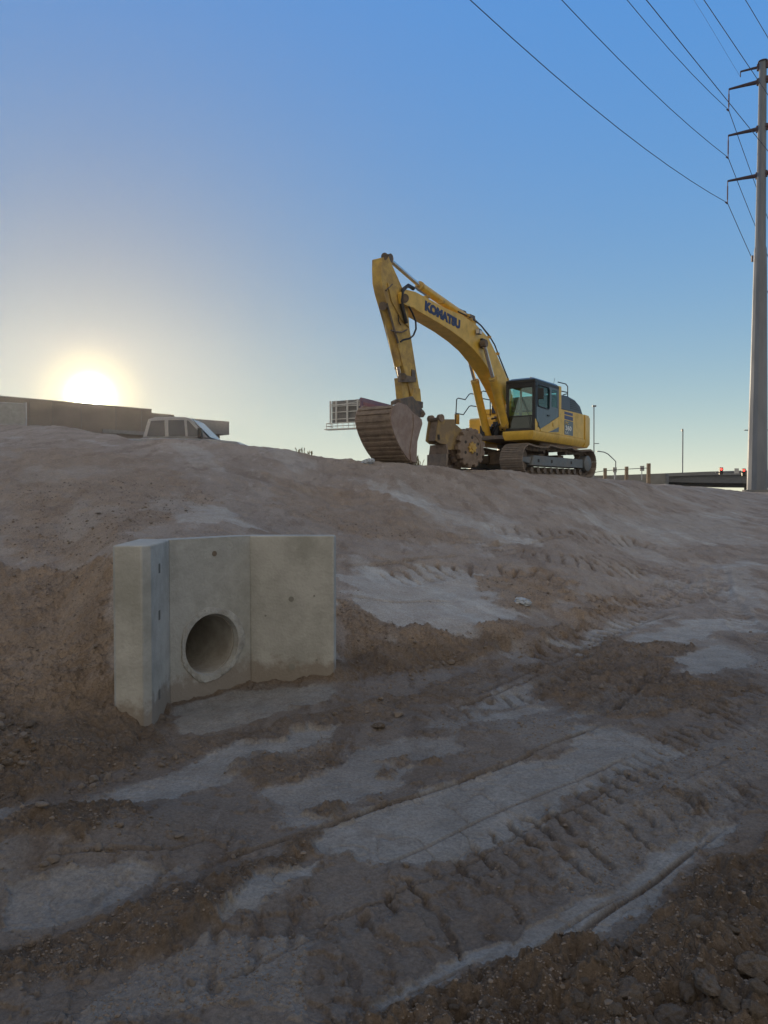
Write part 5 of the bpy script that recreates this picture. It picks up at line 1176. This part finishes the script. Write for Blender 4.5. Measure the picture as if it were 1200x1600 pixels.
stone(281, 1310, 7, 'flat grey stone right of the reddish mound', asp=(1.4, .8, .5))
stone(155, 1325, 8.5, 'pale stone at the foot of the reddish mound, right end of its row')
stone(68, 1353, 8, 'round stone in the row below the reddish mound'); stone(83, 1348, 9, 'larger round stone touching the row below the reddish mound'); stone(173, 1327, 5, 'small stone at the right end of the row below the mound')
stone(136, 1330, 5.5, 'small squat stone in the middle of the row below the mound'); stone(109, 1347, 6, 'low stone between the two stone pairs below the mound')
stone(590, 1136, 11, 'brown lump of earth on the dirt between headwall and tyre tracks', meshes=CM); stone(622, 1118, 8, 'grey lump beside the brown one between headwall and tyre tracks')
stone(524, 1116, 6, 'small lone stone below the right end of the headwall'); stone(692, 1037, 5, 'pale stone at the foot of the reddish cut'); stone(705, 1036, 7, 'darker stone at the foot of the reddish cut'); stone(673, 1043, 5, 'small left-hand stone at the foot of the reddish cut')
stone(298, 1538, 8, 'lone round stone in the dark soil near the bottom edge'); stone(634, 1352, 8, 'pale chip of dirt crust standing up beside the tyre track', asp=(1.4, .8, .6))
stone(950, 1113, 4, 'small dark lump right of the long groove'); stone(365, 1342, 5, 'small sparkling stone in the dark streak above the lower pale patch'); stone(485, 1405, 5, 'dark stone at the brown dirt edge, lower middle'); stone(940, 1074, 6, 'dark lump of soil beside the pale cracked patch'); stone(850, 1387, 5, 'grey chip of crust by the lower tyre track')
for k in range(64):
    px = rnd.uniform(-6, 62) ; py = 1112 + rnd.random() * 92 + (px * .1); stone(px, py, rnd.choice((2.2, 3, 3.5, 4, 5, 6, 8)), 'brown lump in the heap of stones at the left edge', 'stones heaped at the left edge', rnd.choice((SM, CM)), sink=.5)
for k in range(34):
    t = rnd.random(); px = 100 + 200 * t + rnd.gauss(0, 8); py = 1240 - 50 * t + rnd.gauss(0, 7) - (8 if t > .3 else 0); stone(px, py, rnd.uniform(1.8, 4.2), 'small stone scattered along the upper edge of the pale dirt patch', 'small stones by the pale patch')
for k in range(34):
    stone(150 + rnd.random() * 120, 1283 + rnd.gauss(0, 11), rnd.uniform(1.6, 4), 'small stone scattered right of the reddish mound', 'small stones by the reddish mound')
for k in range(40):
    px = rnd.uniform(560, 880); py = np.interp(px, [560, 700, 880], [1068, 1040, 1000]) + rnd.gauss(0, 8); stone(px, py, rnd.uniform(1.3, 3.4), 'small stone fallen along the foot of the reddish cut', 'small stones under the cut')
BIG = [(985, 1560, 34, 'big cracked clod in the bottom right corner, split down its middle', (1.25, .9, .7)), (960, 1583, 20, 'clod leaning on the lower left of the big cracked one', (1, .9, .8)),
 (1105, 1532, 40, 'long broad clod in the bottom right heap, largest of all', (1.5, .8, .55)), (1075, 1556, 24, 'wedge-shaped clod at the left end of the long broad clod', (1.1, .9, .7)), (1178, 1512, 34, 'pale clod touching the right edge of the picture', (1.2, .9, .7)),
 (1186, 1548, 18, 'smaller clod directly below the pale one at the right edge', None), (1045, 1590, 28, 'half-hidden clod at the bottom edge right of the cracked one', (1.2, 1, .6)), (1140, 1572, 20, 'dark clod between the broad clod and the corner', None),
 (905, 1560, 26, 'smooth low clod left of the big cracked one', (1.3, .9, .5)), (885, 1592, 18, 'broken clod at the bottom edge, leftmost of the heap', None), (1178, 1580, 22, 'clod in the very bottom right corner', None), (1028, 1558, 18, 'upright clod between the cracked and the broad clods', None),
 (1080, 1445, 20, 'flat clod on the upper rim of the bottom right heap', (1.4, .9, .45)), (1140, 1452, 16, 'second flat clod further right on the rim of the heap', (1.3, .9, .5)), (980, 1534, 10, 'small clod perched above the big cracked one', None)]
for px, py, r_, lb, asp in BIG: stone(px, py, r_ * .8, lb, None, CM, 'clod', 'clod', .42, None, asp)
for k in range(60):
    px = rnd.uniform(700, 1200); ymin = np.interp(px, [700, 860, 1030, 1200], [1560, 1512, 1440, 1350]); py = rnd.uniform(ymin, 1598); stone(px, py, rnd.choice((2, 3, 3.5, 5, 8)), 'small earth clod strewn over the rough heap at bottom right', 'small clods over the rough heap', CM, 'clod', 'clod', .4)
# loose gravel: too many to count
sel = np.argwhere((RR > 3.0) & (RR < 13) & (np.abs(AZ) < R(34)) & ((brown > .25) | (lug > .18) | (edge > .75))); gsel = sel[rng.choice(len(sel), 16000, replace=False)]
t_ = (1 + 5 ** .5) / 2; ico = np.array([(-1, t_, 0), (1, t_, 0), (-1, -t_, 0), (1, -t_, 0), (0, -1, t_), (0, 1, t_), (0, -1, -t_), (0, 1, -t_), (t_, 0, -1), (t_, 0, 1), (-t_, 0, -1), (-t_, 0, 1)]) / 1.9
icf = np.array([(0, 11, 5), (0, 5, 1), (0, 1, 7), (0, 7, 10), (0, 10, 11), (1, 5, 9), (5, 11, 4), (11, 10, 2), (10, 7, 6), (7, 1, 8), (3, 9, 4), (3, 4, 2), (3, 2, 6), (3, 6, 8), (3, 8, 9), (4, 9, 5), (2, 4, 11), (6, 2, 10), (8, 6, 7), (9, 8, 1)])
gx = X[gsel[:, 0], gsel[:, 1]]; gy = Y[gsel[:, 0], gsel[:, 1]]; gz = Z[gsel[:, 0], gsel[:, 1]]; ng = len(gx)
wr = (gx > -2.1) & (gx < -.35) & (gy > 4.7) & (gy < 6.3)
gr = np.clip(rng.lognormal(-5.55, .5, ng), .0022, .018) * np.clip(gy / 5, .7, 1.6) * np.where(wr, .5, 1)
vv = ico[None] * (1 + rng.uniform(-.28, .28, (ng, 12, 3))); vv = vv * (gr[:, None, None] * np.stack([rng.uniform(.8, 1.4, ng), rng.uniform(.8, 1.3, ng), rng.uniform(.5, .9, ng)], -1)[:, None, :]) + np.stack([gx, gy, gz + gr * .25], -1)[:, None, :]
gme = bpy.data.meshes.new('gravel'); gme.from_pydata(vv.reshape(-1, 3).tolist(), [], (icf[None] + 12 * np.arange(ng)[:, None, None]).reshape(-1, 3).tolist()); gme.materials.append(mat('earth_crumbs', (.17, .135, .105), .95, var=.3, dscale=3))
go = bpy.data.objects.new('gravel', gme); C.objects.link(go); tag(go, 'loose brown gravel and crumbs of earth scattered over the bare dirt', 'gravel', kind='stuff')

# ------------------------------------------------------------------ thin dusty evening air
hm = bpy.data.materials.new('dusty_air'); hm.use_nodes = True; hn = hm.node_tree.nodes; hl = hm.node_tree.links
ho_ = [x for x in hn if x.type == 'OUTPUT_MATERIAL'][0]
for x in list(hn):
    if x != ho_: hn.remove(x)
pv = hn.new('ShaderNodeVolumePrincipled'); pv.inputs['Density'].default_value = .00014; pv.inputs['Anisotropy'].default_value = .80; pv.inputs['Color'].default_value = (.92, .90, .86, 1)
hl.new(pv.outputs[0], ho_.inputs['Volume'])
hz_ = MB().abox(-170, 200, -60, 178, -3.0, 38).build('haze', hm, None, smooth=False); tag(hz_, kind='stuff')
